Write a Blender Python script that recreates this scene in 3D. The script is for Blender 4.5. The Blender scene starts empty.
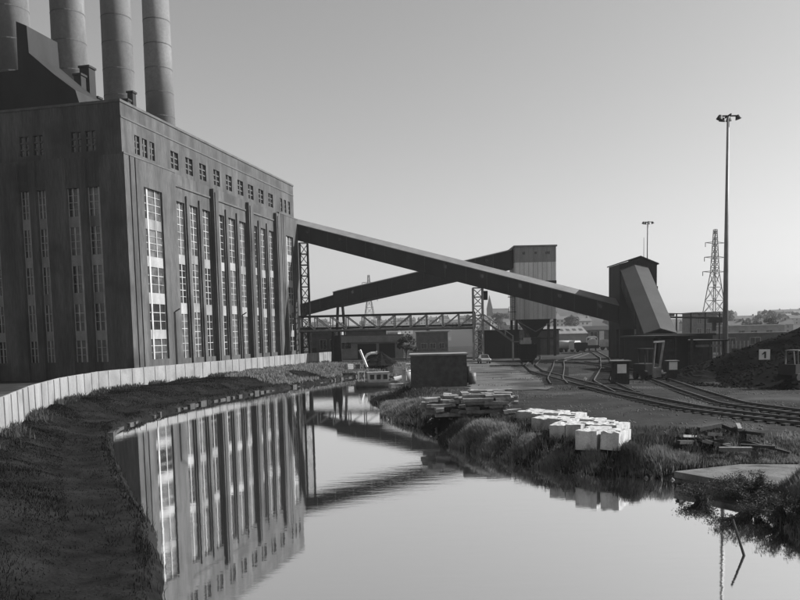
import bpy, math, random
import numpy as np
from mathutils import Matrix, Vector

random.seed(7); rng = np.random.default_rng(7)
sc = bpy.context.scene
col = sc.collection
PI = math.pi

# ------------------------------------------------------------------ camera
EYE = 4.7
cam_d = bpy.data.cameras.new('camera'); cam = bpy.data.objects.new('camera', cam_d); col.objects.link(cam)
pitch, roll = math.radians(5.0), math.radians(1.25)
fwd = Vector((0, math.cos(pitch), -math.sin(pitch))); rt = Vector((1, 0, 0)); upv = rt.cross(fwd)
rr = rt*math.cos(roll) - upv*math.sin(roll); uu = upv*math.cos(roll) + rt*math.sin(roll)
cam.matrix_world = Matrix(((rr.x, uu.x, -fwd.x, 0), (rr.y, uu.y, -fwd.y, 0), (rr.z, uu.z, -fwd.z, EYE), (0, 0, 0, 1)))
cam_d.sensor_width = 36; cam_d.lens = 36; cam_d.sensor_fit = 'HORIZONTAL'
cam_d.shift_y = 0.1325; cam_d.clip_start = 0.2; cam_d.clip_end = 6000
sc.camera = cam

# ------------------------------------------------------------------ sky, sun, exposure
SUN = Vector((0.98, 0.10, 0)).normalized(); ELEV = math.radians(36)
wd = bpy.data.worlds.new('World'); sc.world = wd; wd.use_nodes = True
nt = wd.node_tree; bg = nt.nodes['Background']
sky = nt.nodes.new('ShaderNodeTexSky'); sky.sky_type = 'NISHITA'; sky.sun_disc = False
sky.sun_elevation = ELEV; sky.sun_rotation = math.atan2(SUN.x, SUN.y)
sky.air_density = 1.2; sky.dust_density = 1.8; sky.ozone_density = 0.6
bw = nt.nodes.new('ShaderNodeRGBToBW')
nt.links.new(sky.outputs[0], bw.inputs[0]); nt.links.new(bw.outputs[0], bg.inputs['Color'])
bg.inputs['Strength'].default_value = 0.07
sl = bpy.data.lights.new('sun', 'SUN'); sl.energy = 5.0; sl.angle = math.radians(0.5); sl.color = (1, 1, 1)
so = bpy.data.objects.new('sun', sl); col.objects.link(so)
sdir = Vector((SUN.x*math.cos(ELEV), SUN.y*math.cos(ELEV), math.sin(ELEV)))
so.rotation_euler = sdir.to_track_quat('Z', 'Y').to_euler(); so.location = (60, 20, 120)
sc.view_settings.view_transform = 'Standard'; sc.view_settings.look = 'None'
sc.view_settings.exposure = 1.0; sc.view_settings.gamma = 1.0; sc.view_settings.use_curve_mapping = False
sc.render.engine = 'CYCLES'
sc.cycles.use_denoising = True
sc.cycles.max_bounces = 6; sc.cycles.volume_bounces = 0; sc.cycles.transparent_max_bounces = 4

# ------------------------------------------------------------------ materials (the picture is black and white)
MATS = {}
def mat(name, v, rough=0.85, var=0.3, scale=1.0, detail=5, stretch=(1, 1, 1), bump=0.0, bscale=8.0, spec=0.25, metal=0.0, patch=None, coord='pos', grain=0.16, grain_stretch=False):
    m = bpy.data.materials.new(name); m.use_nodes = True
    t = m.node_tree; b = t.nodes['Principled BSDF']
    b.inputs['Roughness'].default_value = rough; b.inputs['Specular IOR Level'].default_value = spec; b.inputs['Metallic'].default_value = metal
    if coord == 'pos':
        g = t.nodes.new('ShaderNodeNewGeometry'); src = g.outputs['Position']
    else:
        g = t.nodes.new('ShaderNodeTexCoord'); src = g.outputs['Object']
    mp = t.nodes.new('ShaderNodeMapping'); mp.inputs['Scale'].default_value = stretch
    t.links.new(src, mp.inputs[0])
    n = t.nodes.new('ShaderNodeTexNoise'); n.inputs['Scale'].default_value = scale; n.inputs['Detail'].default_value = detail
    t.links.new(mp.outputs[0], n.inputs['Vector'])
    r = t.nodes.new('ShaderNodeMapRange'); r.inputs['From Min'].default_value = 0.28; r.inputs['From Max'].default_value = 0.72
    r.inputs['To Min'].default_value = v*(1-var); r.inputs['To Max'].default_value = v*(1+var)
    t.links.new(n.outputs['Fac'], r.inputs['Value'])
    nf = t.nodes.new('ShaderNodeTexNoise'); nf.inputs['Scale'].default_value = scale*9; nf.inputs['Detail'].default_value = 8; nf.inputs['Roughness'].default_value = 0.65
    t.links.new(mp.outputs[0] if grain_stretch else src, nf.inputs['Vector'])
    rf = t.nodes.new('ShaderNodeMapRange'); rf.inputs['From Min'].default_value = 0.3; rf.inputs['From Max'].default_value = 0.7
    rf.inputs['To Min'].default_value = 1-grain; rf.inputs['To Max'].default_value = 1+grain
    t.links.new(nf.outputs['Fac'], rf.inputs['Value'])
    mg = t.nodes.new('ShaderNodeMath'); mg.operation = 'MULTIPLY'; t.links.new(r.outputs[0], mg.inputs[0]); t.links.new(rf.outputs[0], mg.inputs[1])
    out = mg.outputs[0]
    if patch:                                   # large patches of another tone: (value, scale, threshold, softness)
        pv, ps, pt, pw = patch
        n2 = t.nodes.new('ShaderNodeTexNoise'); n2.inputs['Scale'].default_value = ps; n2.inputs['Detail'].default_value = 6
        t.links.new(src, n2.inputs['Vector'])
        r2 = t.nodes.new('ShaderNodeMapRange'); r2.inputs['From Min'].default_value = pt; r2.inputs['From Max'].default_value = pt+pw
        t.links.new(n2.outputs['Fac'], r2.inputs['Value'])
        mx = t.nodes.new('ShaderNodeMix'); mx.data_type = 'FLOAT'
        t.links.new(r2.outputs[0], mx.inputs[0]); t.links.new(out, mx.inputs[2]); mx.inputs[3].default_value = pv
        out = mx.outputs[0]
    c = t.nodes.new('ShaderNodeCombineColor')
    for i in range(3): t.links.new(out, c.inputs[i])
    t.links.new(c.outputs[0], b.inputs['Base Color'])
    if bump > 0:
        nb = t.nodes.new('ShaderNodeTexNoise'); nb.inputs['Scale'].default_value = bscale; nb.inputs['Detail'].default_value = 5
        t.links.new(mp.outputs[0], nb.inputs['Vector'])
        bp = t.nodes.new('ShaderNodeBump'); bp.inputs['Strength'].default_value = bump; bp.inputs['Distance'].default_value = 0.07
        t.links.new(nb.outputs['Fac'], bp.inputs['Height']); t.links.new(bp.outputs[0], b.inputs['Normal'])
    MATS[name] = m
    return m

mat('sooty_brick', 0.06, 0.9, 0.42, 0.7, 9, (1, 1, 0.12), 0.3, 6, patch=(0.034, 0.16, 0.52, 0.14), grain=0.35, grain_stretch=True)
mat('coping_stone', 0.075, 0.9, 0.3, 0.6, 6, (1, 1, 0.4), 0.2)
mat('window_frame', 0.3, 0.6, 0.3, 0.8)
mat('spandrel', 0.2, 0.7, 0.3, 0.7, 6, (1, 1, 0.4))
mat('dirty_panel', 0.14, 0.75, 0.5, 0.9, 7, (1, 1, 0.3))
mat('pale_glass', 0.075, 0.3, 0.5, 0.9, spec=0.4)
mat('dusty_glass', 0.055, 0.15, 0.6, 0.9, spec=0.5)
mat('dark_glass', 0.018, 0.12, 0.5, 1.2, spec=0.5)
mat('chimney_concrete', 0.17, 0.9, 0.4, 0.25, 6, (1, 1, 0.25), 0.2, patch=(0.12, 0.09, 0.5, 0.2))
mat('pale_concrete', 0.165, 0.85, 0.24, 0.6, 8, (1, 1, 0.3), 0.2, patch=(0.12, 0.45, 0.53, 0.14))
mat('grey_concrete', 0.1, 0.9, 0.3, 1.2, 6, bump=0.3)
mat('edge_stone', 0.028, 0.9, 0.5, 2, 6, bump=0.5)
mat('slab_concrete', 0.085, 0.9, 0.4, 1.6, 8, bump=0.5, bscale=9, patch=(0.035, 0.9, 0.52, 0.12), grain=0.3)
mat('dark_cladding', 0.012, 0.7, 0.6, 0.35, 6, (1, 1, 0.35))
mat('roof_sheet', 0.13, 0.65, 0.2, 0.5, 6)
mat('slope_sheet', 0.03, 0.6, 0.2, 0.4, 6)
mat('mid_cladding', 0.36, 0.75, 0.25, 0.6, 7, (1, 1, 0.2))
mat('pale_cladding', 0.52, 0.75, 0.22, 0.6, 7, (1, 1, 0.2))
mat('upper_cladding', 0.19, 0.75, 0.25, 0.6, 7, (1, 1, 0.2))
mat('dark_steel', 0.012, 0.6, 0.3, 2)
mat('grey_steel', 0.11, 0.55, 0.3, 2)
mat('pale_steel', 0.22, 0.55, 0.25, 2)
mat('mast_steel', 0.17, 0.5, 0.2, 1)
mat('strip_steel', 0.035, 0.6, 0.4, 2)
mat('rail_steel', 0.03, 0.5, 0.3, 3, spec=0.5)
mat('rail_head', 0.1, 0.35, 0.2, 3, metal=0.6)
mat('sleeper_timber', 0.02, 0.95, 0.4, 3, 6, bump=0.4)
mat('stack_timber', 0.15, 0.9, 0.45, 2.0, 8, bump=0.5)
mat('dark_timber', 0.03, 0.9, 0.35, 2.2, 6, bump=0.4)
mat('shed_brick', 0.05, 0.92, 0.35, 2.5, 7, bump=0.4)
mat('mid_brick', 0.075, 0.9, 0.3, 1.0, 7)
mat('pale_render', 0.22, 0.85, 0.2, 0.5, 6)
mat('house_wall', 0.26, 0.9, 0.4, 0.02, 2)
mat('house_roof', 0.08, 0.9, 0.35, 0.03, 2)
mat('sign_white', 0.55, 0.6, 0.08, 2)
mat('sign_black', 0.015, 0.6, 0.1, 2)
mat('white_paint', 0.45, 0.5, 0.12, 2)
mat('block_white', 0.3, 0.85, 0.25, 2.5, 8, (1, 1, 0.35), 0.5, 10, patch=(0.17, 2.2, 0.56, 0.12), grain=0.25)
mat('coal', 0.006, 0.85, 0.5, 0.8, 8, spec=0.02, bump=0.9, bscale=3, patch=(0.011, 0.12, 0.5, 0.2))
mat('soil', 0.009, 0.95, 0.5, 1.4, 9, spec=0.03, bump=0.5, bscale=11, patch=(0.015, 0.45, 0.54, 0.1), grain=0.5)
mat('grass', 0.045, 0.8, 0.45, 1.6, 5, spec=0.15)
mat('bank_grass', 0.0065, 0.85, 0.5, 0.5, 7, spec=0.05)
mat('reed', 0.15, 0.75, 0.5, 1.2, 6, spec=0.2)
mat('leaf', 0.035, 0.7, 0.45, 4, 3, spec=0.25)
mat('tree_leaf', 0.04, 0.8, 0.45, 0.4, 4, spec=0.15)
mat('bark', 0.04, 0.95, 0.3, 3)
mat('rubber', 0.02, 0.8, 0.2, 3)
mat('car_paint', 0.20, 0.3, 0.08, 1, spec=0.5)
mat('road_surface', 0.075, 0.92, 0.35, 0.5, 8, (1, 1, 1), 0.3, 12, spec=0.08, patch=(0.027, 0.2, 0.47, 0.16), grain=0.3)
mat('ballast', 0.07, 0.95, 0.5, 6, 8, bump=0.8, bscale=14)
M = MATS
def leafy(name, k):                                  # thin blades let some light through
    t = M[name].node_tree; b = t.nodes['Principled BSDF']; o = t.nodes['Material Output']
    tr_ = t.nodes.new('ShaderNodeBsdfTranslucent'); mx = t.nodes.new('ShaderNodeMixShader'); mx.inputs[0].default_value = k
    t.links.new(b.inputs['Base Color'].links[0].from_socket, tr_.inputs['Color'])
    t.links.new(b.outputs[0], mx.inputs[1]); t.links.new(tr_.outputs[0], mx.inputs[2]); t.links.new(mx.outputs[0], o.inputs['Surface'])
for nm_, k_ in (('grass', .35), ('reed', .45), ('leaf', .3), ('tree_leaf', .3), ('bank_grass', .25)): leafy(nm_, k_)

# the ground: dark ash yard, soil and grass by the water (by place), tones broken up by noise
def ground_material():
    m = mat('yard_ground', 0.021, 0.95, 0.4, 0.35, 9, (1, 1, 1), 0.4, 12, spec=0.06, patch=(0.048, 0.14, 0.52, 0.12), grain=0.4)
    return m
ground_material()
# water: murky canal, nearly a mirror at this low angle
def water_material():
    m = bpy.data.materials.new('canal_water'); m.use_nodes = True; t = m.node_tree
    for n in list(t.nodes): t.nodes.remove(n)
    o = t.nodes.new('ShaderNodeOutputMaterial')
    gl = t.nodes.new('ShaderNodeBsdfGlossy'); gl.inputs['Roughness'].default_value = 0.03; gl.inputs['Color'].default_value = (1, 1, 1, 1)
    df = t.nodes.new('ShaderNodeBsdfDiffuse'); df.inputs['Color'].default_value = (0.03, 0.03, 0.03, 1)
    lw = t.nodes.new('ShaderNodeLayerWeight'); lw.inputs['Blend'].default_value = 0.62
    mx = t.nodes.new('ShaderNodeMixShader')
    g = t.nodes.new('ShaderNodeNewGeometry')
    mp = t.nodes.new('ShaderNodeMapping'); mp.inputs['Scale'].default_value = (0.7, 2.0, 1)
    n1 = t.nodes.new('ShaderNodeTexNoise'); n1.inputs['Scale'].default_value = 1.1; n1.inputs['Detail'].default_value = 5; n1.inputs['Roughness'].default_value = 0.6
    n2 = t.nodes.new('ShaderNodeTexNoise'); n2.inputs['Scale'].default_value = 0.05; n2.inputs['Detail'].default_value = 3
    r2 = t.nodes.new('ShaderNodeMapRange'); r2.inputs['From Min'].default_value = 0.38; r2.inputs['From Max'].default_value = 0.66
    r2.inputs['To Min'].default_value = 0.15; r2.inputs['To Max'].default_value = 1.0
    ml = t.nodes.new('ShaderNodeMath'); ml.operation = 'MULTIPLY'
    bp = t.nodes.new('ShaderNodeBump'); bp.inputs['Strength'].default_value = 0.19; bp.inputs['Distance'].default_value = 0.02
    t.links.new(g.outputs['Position'], mp.inputs[0]); t.links.new(mp.outputs[0], n1.inputs['Vector']); t.links.new(g.outputs['Position'], n2.inputs['Vector'])
    t.links.new(n2.outputs['Fac'], r2.inputs['Value'])
    t.links.new(n1.outputs['Fac'], ml.inputs[0]); t.links.new(r2.outputs[0], ml.inputs[1]); t.links.new(ml.outputs[0], bp.inputs['Height'])
    t.links.new(bp.outputs[0], gl.inputs['Normal'])
    n3 = t.nodes.new('ShaderNodeTexNoise'); n3.inputs['Scale'].default_value = 0.22; n3.inputs['Detail'].default_value = 7; n3.inputs['Roughness'].default_value = 0.62
    r3 = t.nodes.new('ShaderNodeMapRange'); r3.inputs['From Min'].default_value = 0.5; r3.inputs['From Max'].default_value = 0.72; r3.inputs['To Min'].default_value = 0.02; r3.inputs['To Max'].default_value = 0.035
    t.links.new(mp.outputs[0], n3.inputs['Vector']); t.links.new(n3.outputs['Fac'], r3.inputs['Value']); t.links.new(r3.outputs[0], gl.inputs['Roughness'])
    mr = t.nodes.new('ShaderNodeMapRange'); mr.inputs['To Min'].default_value = 0.88; mr.inputs['To Max'].default_value = 0.99; t.links.new(lw.outputs['Fresnel'], mr.inputs['Value']); t.links.new(mr.outputs[0], mx.inputs[0]); t.links.new(df.outputs[0], mx.inputs[1]); t.links.new(gl.outputs[0], mx.inputs[2])
    t.links.new(mx.outputs[0], o.inputs['Surface'])
    MATS['canal_water'] = m
water_material()

# ------------------------------------------------------------------ builders
class MB:
    def __init__(s): s.v = []; s.f = []
    def add(s, vs, fs):
        k = len(s.v); s.v += [tuple(p) for p in vs]; s.f += [tuple(i+k for i in f) for f in fs]; return s
    def box(s, x0, x1, y0, y1, z0, z1):
        if x1 < x0: x0, x1 = x1, x0
        if y1 < y0: y0, y1 = y1, y0
        if z1 < z0: z0, z1 = z1, z0
        return s.add([(x0,y0,z0),(x1,y0,z0),(x1,y1,z0),(x0,y1,z0),(x0,y0,z1),(x1,y0,z1),(x1,y1,z1),(x0,y1,z1)],
                     [(0,3,2,1),(4,5,6,7),(0,1,5,4),(1,2,6,5),(2,3,7,6),(3,0,4,7)])
    def beam(s, p, q, w, h=None, up=(0, 0, 1)):
        h = w if h is None else h
        p, q = Vector(p), Vector(q); d = (q-p).normalized()
        a = d.cross(Vector(up))
        a = d.cross(Vector((1, 0, 0))) if a.length < 1e-3 else a
        a.normalize(); b = a.cross(d).normalized(); a *= w/2; b *= h/2
        vs = [p-a-b, p+a-b, p+a+b, p-a+b, q-a-b, q+a-b, q+a+b, q-a+b]
        return s.add(vs, [(0,3,2,1),(4,5,6,7),(0,1,5,4),(1,2,6,5),(2,3,7,6),(3,0,4,7)])
    def cyl(s, p, q, r0, r1=None, n=10, caps=True):
        r1 = r0 if r1 is None else r1
        p, q = Vector(p), Vector(q); d = (q-p).normalized()
        a = d.cross(Vector((0, 0, 1)))
        if a.length < 1e-3: a = Vector((1, 0, 0))
        a.normalize(); b = d.cross(a)
        vs = []
        for c, r in ((p, r0), (q, r1)):
            for i in range(n):
                t = 2*PI*i/n; vs.append(c + a*(r*math.cos(t)) + b*(r*math.sin(t)))
        fs = [(i, (i+1) % n, n+(i+1) % n, n+i) for i in range(n)]
        if caps: fs += [tuple(range(n-1, -1, -1)), tuple(range(n, 2*n))]
        return s.add(vs, fs)
    def tube(s, pts, r, n=8):
        for i in range(len(pts)-1): s.cyl(pts[i], pts[i+1], r, r, n)
        return s
    def prism(s, prof, y0, y1, ax='y'):            # closed outline (a, b) pushed along an axis
        n = len(prof)
        def P(a, b, y): return (a, y, b) if ax == 'y' else ((y, a, b) if ax == 'x' else (a, b, y))
        vs = [P(a, b, y0) for a, b in prof] + [P(a, b, y1) for a, b in prof]
        fs = [tuple(range(n)), tuple(range(2*n-1, n-1, -1))] + [(i, n+i, n+(i+1) % n, (i+1) % n) for i in range(n)]
        return s.add(vs, fs)
    def build(s, name, m, parent=None, smooth=False, loc=None, rotz=0):
        me = bpy.data.meshes.new(name); me.from_pydata(s.v, [], s.f)
        import bmesh
        bm = bmesh.new(); bm.from_mesh(me); bmesh.ops.recalc_face_normals(bm, faces=bm.faces); bm.to_mesh(me); bm.free()
        if smooth:
            for p in me.polygons: p.use_smooth = True
        me.materials.append(MATS[m] if isinstance(m, str) else m)
        o = bpy.data.objects.new(name, me); col.objects.link(o)
        if parent is not None: o.parent = parent
        if loc is not None: o.location = loc
        if rotz: o.rotation_euler = (0, 0, rotz)
        return o

def tag(o, label=None, cat=None, group=None, kind=None):
    if label: o['label'] = label
    if cat: o['category'] = cat
    if group: o['group'] = group
    if kind: o['kind'] = kind
    return o
def thing(name, label, cat, loc=(0, 0, 0), rotz=0, group=None):
    o = bpy.data.objects.new(name, None); o.empty_display_size = 0.5; col.objects.link(o)
    o.location = loc; o.rotation_euler = (0, 0, rotz)
    return tag(o, label, cat, group)
def copy_tree(o, parent=None):
    c = o.copy(); col.objects.link(c)
    if parent is not None: c.parent = parent
    for ch in [k for k in KIDS.get(o.name, [])]: copy_tree(ch, c)
    return c
KIDS = {}
def note_kids(o):                                    # remember the children of a prototype before it is copied
    KIDS[o.name] = list(o.children)
    for ch in o.children: note_kids(ch)
def one(name, m, parent, *b): return MB().box(*b).build(name, m, parent)
def instance(src, parent, loc=(0, 0, 0), rotz=0, scale=None):
    c = src.copy(); col.objects.link(c); c.parent = parent; c.location = loc; c.rotation_euler = (0, 0, rotz)
    if scale: c.scale = scale
    return c

# ------------------------------------------------------------------ terrain
WATER_Z = -1.5
LEFT_EDGE = [(-2.2,-45),(-2.8,5),(-4.8,15),(-6.4,21),(-8.2,26),(-11.4,33.2),(-15.5,43),(-18.9,52),(-20.2,57),(-20.4,62.5),(-20.2,70),(-19.4,78),(-16.3,92),(-10.9,110),(-8.6,119),(-6.0,127),(-3.5,131)]
RIGHT_EDGE = [(-2.6,127),(-1.2,118),(0.4,106),(1.2,98),(0.6,92),(-1.8,86),(-2.7,76),(-1.4,69),(-1.4,61),(0.0,56),(2.2,51.5),(2.1,47.5),(2.9,44),(5.2,38.2),(7.1,35.3),(8.6,34.1),(10.2,33.3),(12.1,32.3),(13.2,30.5),(12.4,27.5),(11.6,23),(11.4,18),(11.0,8),(10.5,-45)]
POLY = np.array(LEFT_EDGE + RIGHT_EDGE, float)
MIDX = lambda y: np.interp(y, [-45, 20, 50, 80, 110, 131, 400], [4, 2, -9, -11, -5, -3, -3])
def sdist(x, y):
    x = np.asarray(x, float); y = np.asarray(y, float)
    d = np.full(x.shape, 1e9); inside = np.zeros(x.shape, bool)
    n = len(POLY)
    for i in range(n):
        ax, ay = POLY[i]; bx, by = POLY[(i+1) % n]
        ex, ey = bx-ax, by-ay; t = np.clip(((x-ax)*ex+(y-ay)*ey)/(ex*ex+ey*ey), 0, 1)
        d = np.minimum(d, np.hypot(x-ax-t*ex, y-ay-t*ey))
        c = ((ay > y) != (by > y))
        with np.errstate(divide='ignore', invalid='ignore'):
            xi = (bx-ax)*(y-ay)/(by-ay if by != ay else 1e-9)+ax
        inside ^= c & (x < xi)
    return np.where(inside, -d, d)
def sm(t): t = np.clip(t, 0, 1); return t*t*(3-2*t)
def wob(x, y, f, seed=0):
    return (np.sin(x*f+1.3*seed)*np.cos(y*f*1.17+seed*2.1)+np.sin((x*.7+y*.8)*f*1.9+seed)*.6+np.sin((x*.9-y*.5)*f*3.1+seed*3)*.35)/1.95
def height(x, y):
    x = np.asarray(x, float); y = np.asarray(y, float)
    near = (np.abs(x) < 70) & (y < 200)
    s = np.where(near, 0.0, 50.0)
    if near.any(): s[near] = sdist(x[near], y[near])
    left = x < MIDX(y)
    s2 = s + 0.35*wob(x, y, 0.9, 2)*np.clip(s, 0, 1)
    zr = WATER_Z + 1.0*sm(s2/(1.7+2.6*sm((y-53)/8))) + 0.5*sm((s2-1.2)/5) + 0.07*wob(x, y, 2.1, 1)*sm(s/0.6)*sm((9-s)/4)
    zl = WATER_Z + 0.55*sm(s2/0.5) + 0.97*sm((s2-1.5)/4.2) + 0.07*wob(x, y, 1.4, 4)*sm(s/0.6)*sm((14-s)/4)
    z = np.where(left, zl, zr)
    z = np.where(s < 0, WATER_Z - np.minimum(1.1, -s*1.2), z)
    slab = sm((x-10)/.8)*sm((19-x)/1.5)*sm((y-27)/.8)*sm((36.4-y)/3.0)*(s > -0.5)
    z = np.where(slab > 0, z+(np.minimum(z, -1.1)-z)*slab, z)
    r = np.hypot(x, y); az = x/np.maximum(y, 1)
    H = np.interp(az, [-.3, -.06, 0, .09, .15, .2, .25, .31, .36, .43, .5, .8], [20, 21, 22, 26, 33, 41, 32, 22, 19, 23, 22, 18])
    hill = (H + 3*wob(x, y, .011, 5))*sm((y-360)/850) - sm((y-1300)/1500)*20
    z = np.where(y > 360, hill, z + 0.03*wob(x, y, 0.35, 7)*np.clip(s-3, 0, 1))
    return z
def hz(x, y): return float(height(np.array([x]), np.array([y]))[0])
def axis(a, b, fine, lo, hi, grow=1.18, mx=120):
    g = list(np.arange(a, b+1e-6, fine)); st = fine; v = b
    while v < hi: st = min(st*grow, mx); v += st; g.append(v)
    st = fine; v = a; h = []
    while v > lo: st = min(st*grow, mx); v -= st; h.append(v)
    return np.array(h[::-1]+g)
gx = axis(-34, 36, 0.5, -1600, 1600); gy = axis(10, 132, 0.5, -70, 2600, 1.12, 60)
XX, YY = np.meshgrid(gx, gy); ZZ = height(XX.ravel(), YY.ravel())
gm = bpy.data.meshes.new('ground')
nx, ny = len(gx), len(gy)
co = np.column_stack([XX.ravel(), YY.ravel(), ZZ]).astype(np.float32)
ii = (np.arange(ny-1)[:, None]*nx + np.arange(nx-1)[None, :]).ravel()
quads = np.column_stack([ii, ii+1, ii+nx+1, ii+nx]).astype(np.int32)
def fast_mesh(me, co, faces):
    k = faces.shape[1]
    me.vertices.add(len(co)); me.vertices.foreach_set('co', co.ravel())
    me.loops.add(faces.size); me.loops.foreach_set('vertex_index', faces.ravel())
    me.polygons.add(len(faces)); me.polygons.foreach_set('loop_start', np.arange(0, faces.size, k, dtype=np.int32))
    me.update(calc_edges=True)
fast_mesh(gm, co, quads)
for p in gm.polygons: p.use_smooth = True
gm.materials.append(M['yard_ground']); gm.materials.append(M['soil']); gm.materials.append(M['grass'])
cxy = np.array([(co[q[0]]+co[q[2]])/2 for q in quads]); 
near = (np.abs(cxy[:, 0]) < 60) & (cxy[:, 1] < 180)
sdv = np.full(len(cxy), 60.0); sdv[near] = sdist(cxy[near, 0], cxy[near, 1])
lft = cxy[:, 0] < MIDX(cxy[:, 1])
idx = np.zeros(len(cxy), np.int32)
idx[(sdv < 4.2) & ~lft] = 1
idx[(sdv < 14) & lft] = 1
idx[cxy[:, 1] > 330] = 2
gm.polygons.foreach_set('material_index', idx)
go = bpy.data.objects.new('ground', gm); col.objects.link(go); tag(go, kind='structure')

wm = MB().add([(-30,-45,WATER_Z),(20,-45,WATER_Z),(20,140,WATER_Z),(-30,140,WATER_Z)], [(0,1,2,3)]).build('water', 'canal_water'); tag(wm, kind='structure')

def sheet(name, pts, z, m, sub=0):
    o = MB().add([(x, y, z) for x, y in pts], [tuple(range(len(pts)))]).build(name, m); return tag(o, kind='structure')
# pale yard road running back past the shed
RP = [(5.5,66),(12.5,66),(14.2,80),(15.2,100),(15.8,130),(16.5,176),(9,176),(8.6,130),(8.2,100),(7.2,80)]
def rag(pts, step, amp):
    out = []
    for i in range(len(pts)):
        a, b = Vector(pts[i]), Vector(pts[(i+1) % len(pts)]); k = max(1, int((b-a).length/step))
        for j in range(k):
            p = a+(b-a)*(j/k); out.append((p.x+random.uniform(-amp, amp), p.y+random.uniform(-amp, amp)))
    return out
sheet('road', rag(RP, .9, .45), 0.045, 'road_surface')

# ------------------------------------------------------------------ power station
U = math.atan2(0.9732, 0.2298)
ps = thing('power_station', 'huge sooty brick power station with tall slot windows on the canal bank', 'power station', (-32.39, 98.0, 0), U)
TOP, SB, PAR = 27.2, 0.5, 33.4
def fbox(b, face, s0, s1, d0, d1, z0, z1):
    if face == 'f': b.box(s0, s1, d0, d1, z0, z1)
    else: b.box(d0, d1, s0, s1, z0, z1)
def slot_window(face, s0, s1, zb, zt, panels, d=0.5, step=0.95, cols=(0.2, 0.6)):
    w = s1-s0; fr = MB()
    fbox(fr, face, s0, s0+0.10, d-0.06, d+0.1, zb, zt); fbox(fr, face, s1-0.10, s1, d-0.06, d+0.1, zb, zt)
    fbox(fr, face, s0+w*cols[0]-0.17, s0+w*cols[0]+0.17, d-0.14, d+0.1, zb, zt)
    fbox(fr, face, s0+w*cols[1]-0.08, s0+w*cols[1]+0.08, d-0.07, d+0.1, zb, zt)
    lights = []; z = zb
    for a, b in sorted(panels): lights.append((z, a)); z = b
    lights.append((z, zt))
    for a, b in lights:
        k = max(1, round((b-a)/step))
        for i in range(1, k):
            zz = a+(b-a)*i/k
            h = 0.05 if i % 2 else 0.08
            fbox(fr, face, s0+0.1, s1-0.1, d-0.05, d+0.09, zz-h/2, zz+h/2)
    wo = fr.build('window', 'window_frame', ps)
    for a, b in lights:
        p = MB(); fbox(p, face, s0, s1, d+0.02, d+0.06, a, b); p.build('pane', random.choice(('dusty_glass', 'dusty_glass', 'dark_glass', 'pale_glass')), wo)
    for a, b in panels:
        p = MB(); fbox(p, face, s0+0.1, s1-0.1, d-0.09, d+0.12, a, b); p.build('spandrel_panel', random.choice(('spandrel', 'spandrel', 'dirty_panel')), wo)
    return wo
wall = MB()
SILL, HEAD = 2.3, 23.6
def solid(face, s0, s1, d0, z0=0, z1=TOP): fbox(wall, face, s0, s1, d0, 0.9, z0, z1)
def slot(face, s0, s1, d0, zb=SILL, zt=HEAD, panels=(), **k):
    solid(face, s0, s1, d0, 0, zb); solid(face, s0, s1, d0, zt, TOP)
    slot_window(face, s0, s1, zb, zt, panels, d=d0+0.34, **k)
TP = [(5.0, 6.2), (9.5, 10.9), (14.2, 15.5), (18.9, 20.2)]
# near tower, with flutes at its corner
solid('f', 0, 1.1, 0); solid('f', 1.1, 1.35, 0.35); solid('f', 1.35, 2.3, 0.0); solid('f', 2.3, 2.55, 0.35); solid('f', 2.55, 4.2, 0)
slot('f', 4.2, 8.6, 0.0, 2.4, 24.0, TP, cols=(0.22, 0.68)); solid('f', 8.6, 12.3, 0)
# middle: nine slots in three bays
CP = [(8.7, 10.0), (15.5, 16.7)]
def bay(a, b):
    w = (b-a-2*1.15)/3; x = a
    for i in range(3):
        slot('f', x, x+w, 0.22, SILL, HEAD, CP if (i+int(a)) % 2 else [(8.4, 9.9), (15.2, 16.5)])
        if i < 2:
            solid('f', x+w, x+w+1.15, 0.22)
            MB().box(x+w+0.2, x+w+0.95, -0.02, 0.22, 0.6, 24.6).build('pilaster', 'sooty_brick', ps)
        x += w+1.15
for a, b in ((12.3, 22.6), (24.6, 35.3), (37.5, 47.2)): bay(a, b)
for a, b in ((22.6, 24.6), (35.3, 37.5), (47.2, 49.6)):
    solid('f', a, b, 0.22)
    MB().box(a+0.2, b-0.2, -0.38, 0.22, 0.4, 26.9).box(a+0.5, b-0.5, -0.52, -0.38, 0.4, 26.4).build('pilaster', 'sooty_brick', ps)
for a, b in ((12.35, 22.75), (24.45, 35.45), (37.35, 47.35)):
    MB().box(a, b, 0.08, 0.22, 25.5, 25.75).build('string_course', 'coping_stone', ps)
# far tower
solid('f', 49.6, 50.4, 0); solid('f', 50.4, 50.65, 0.35); solid('f', 50.65, 51.4, 0); solid('f', 51.4, 51.65, .35); solid('f', 51.65, 52.7, 0)
slot('f', 52.7, 56.3, 0.0, 2.4, 23.6, TP, cols=(0.22, 0.68)); solid('f', 56.3, 59, 0)
# shaded end wall
x = 0.9
for a, b in ((3.5, 8.3), (11.0, 14.9), (18.0, 22.0), (26, 30)):
    solid('l', x, a, 0.0)
    m_ = (a+b)/2
    slot('l', a, m_-0.45, 0.3, SILL, HEAD, TP, cols=(0.2, 0.62)); solid('l', m_-0.45, m_+0.45, 0.05); slot('l', m_+0.45, b, 0.3, SILL, HEAD, TP, cols=(0.2, 0.62))
    x = b
solid('l', x, 40, 0.0)
wall.box(58.1, 59, 0.9, 40, 0, TP[0][0]*0+TOP)                    # far end
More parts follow.
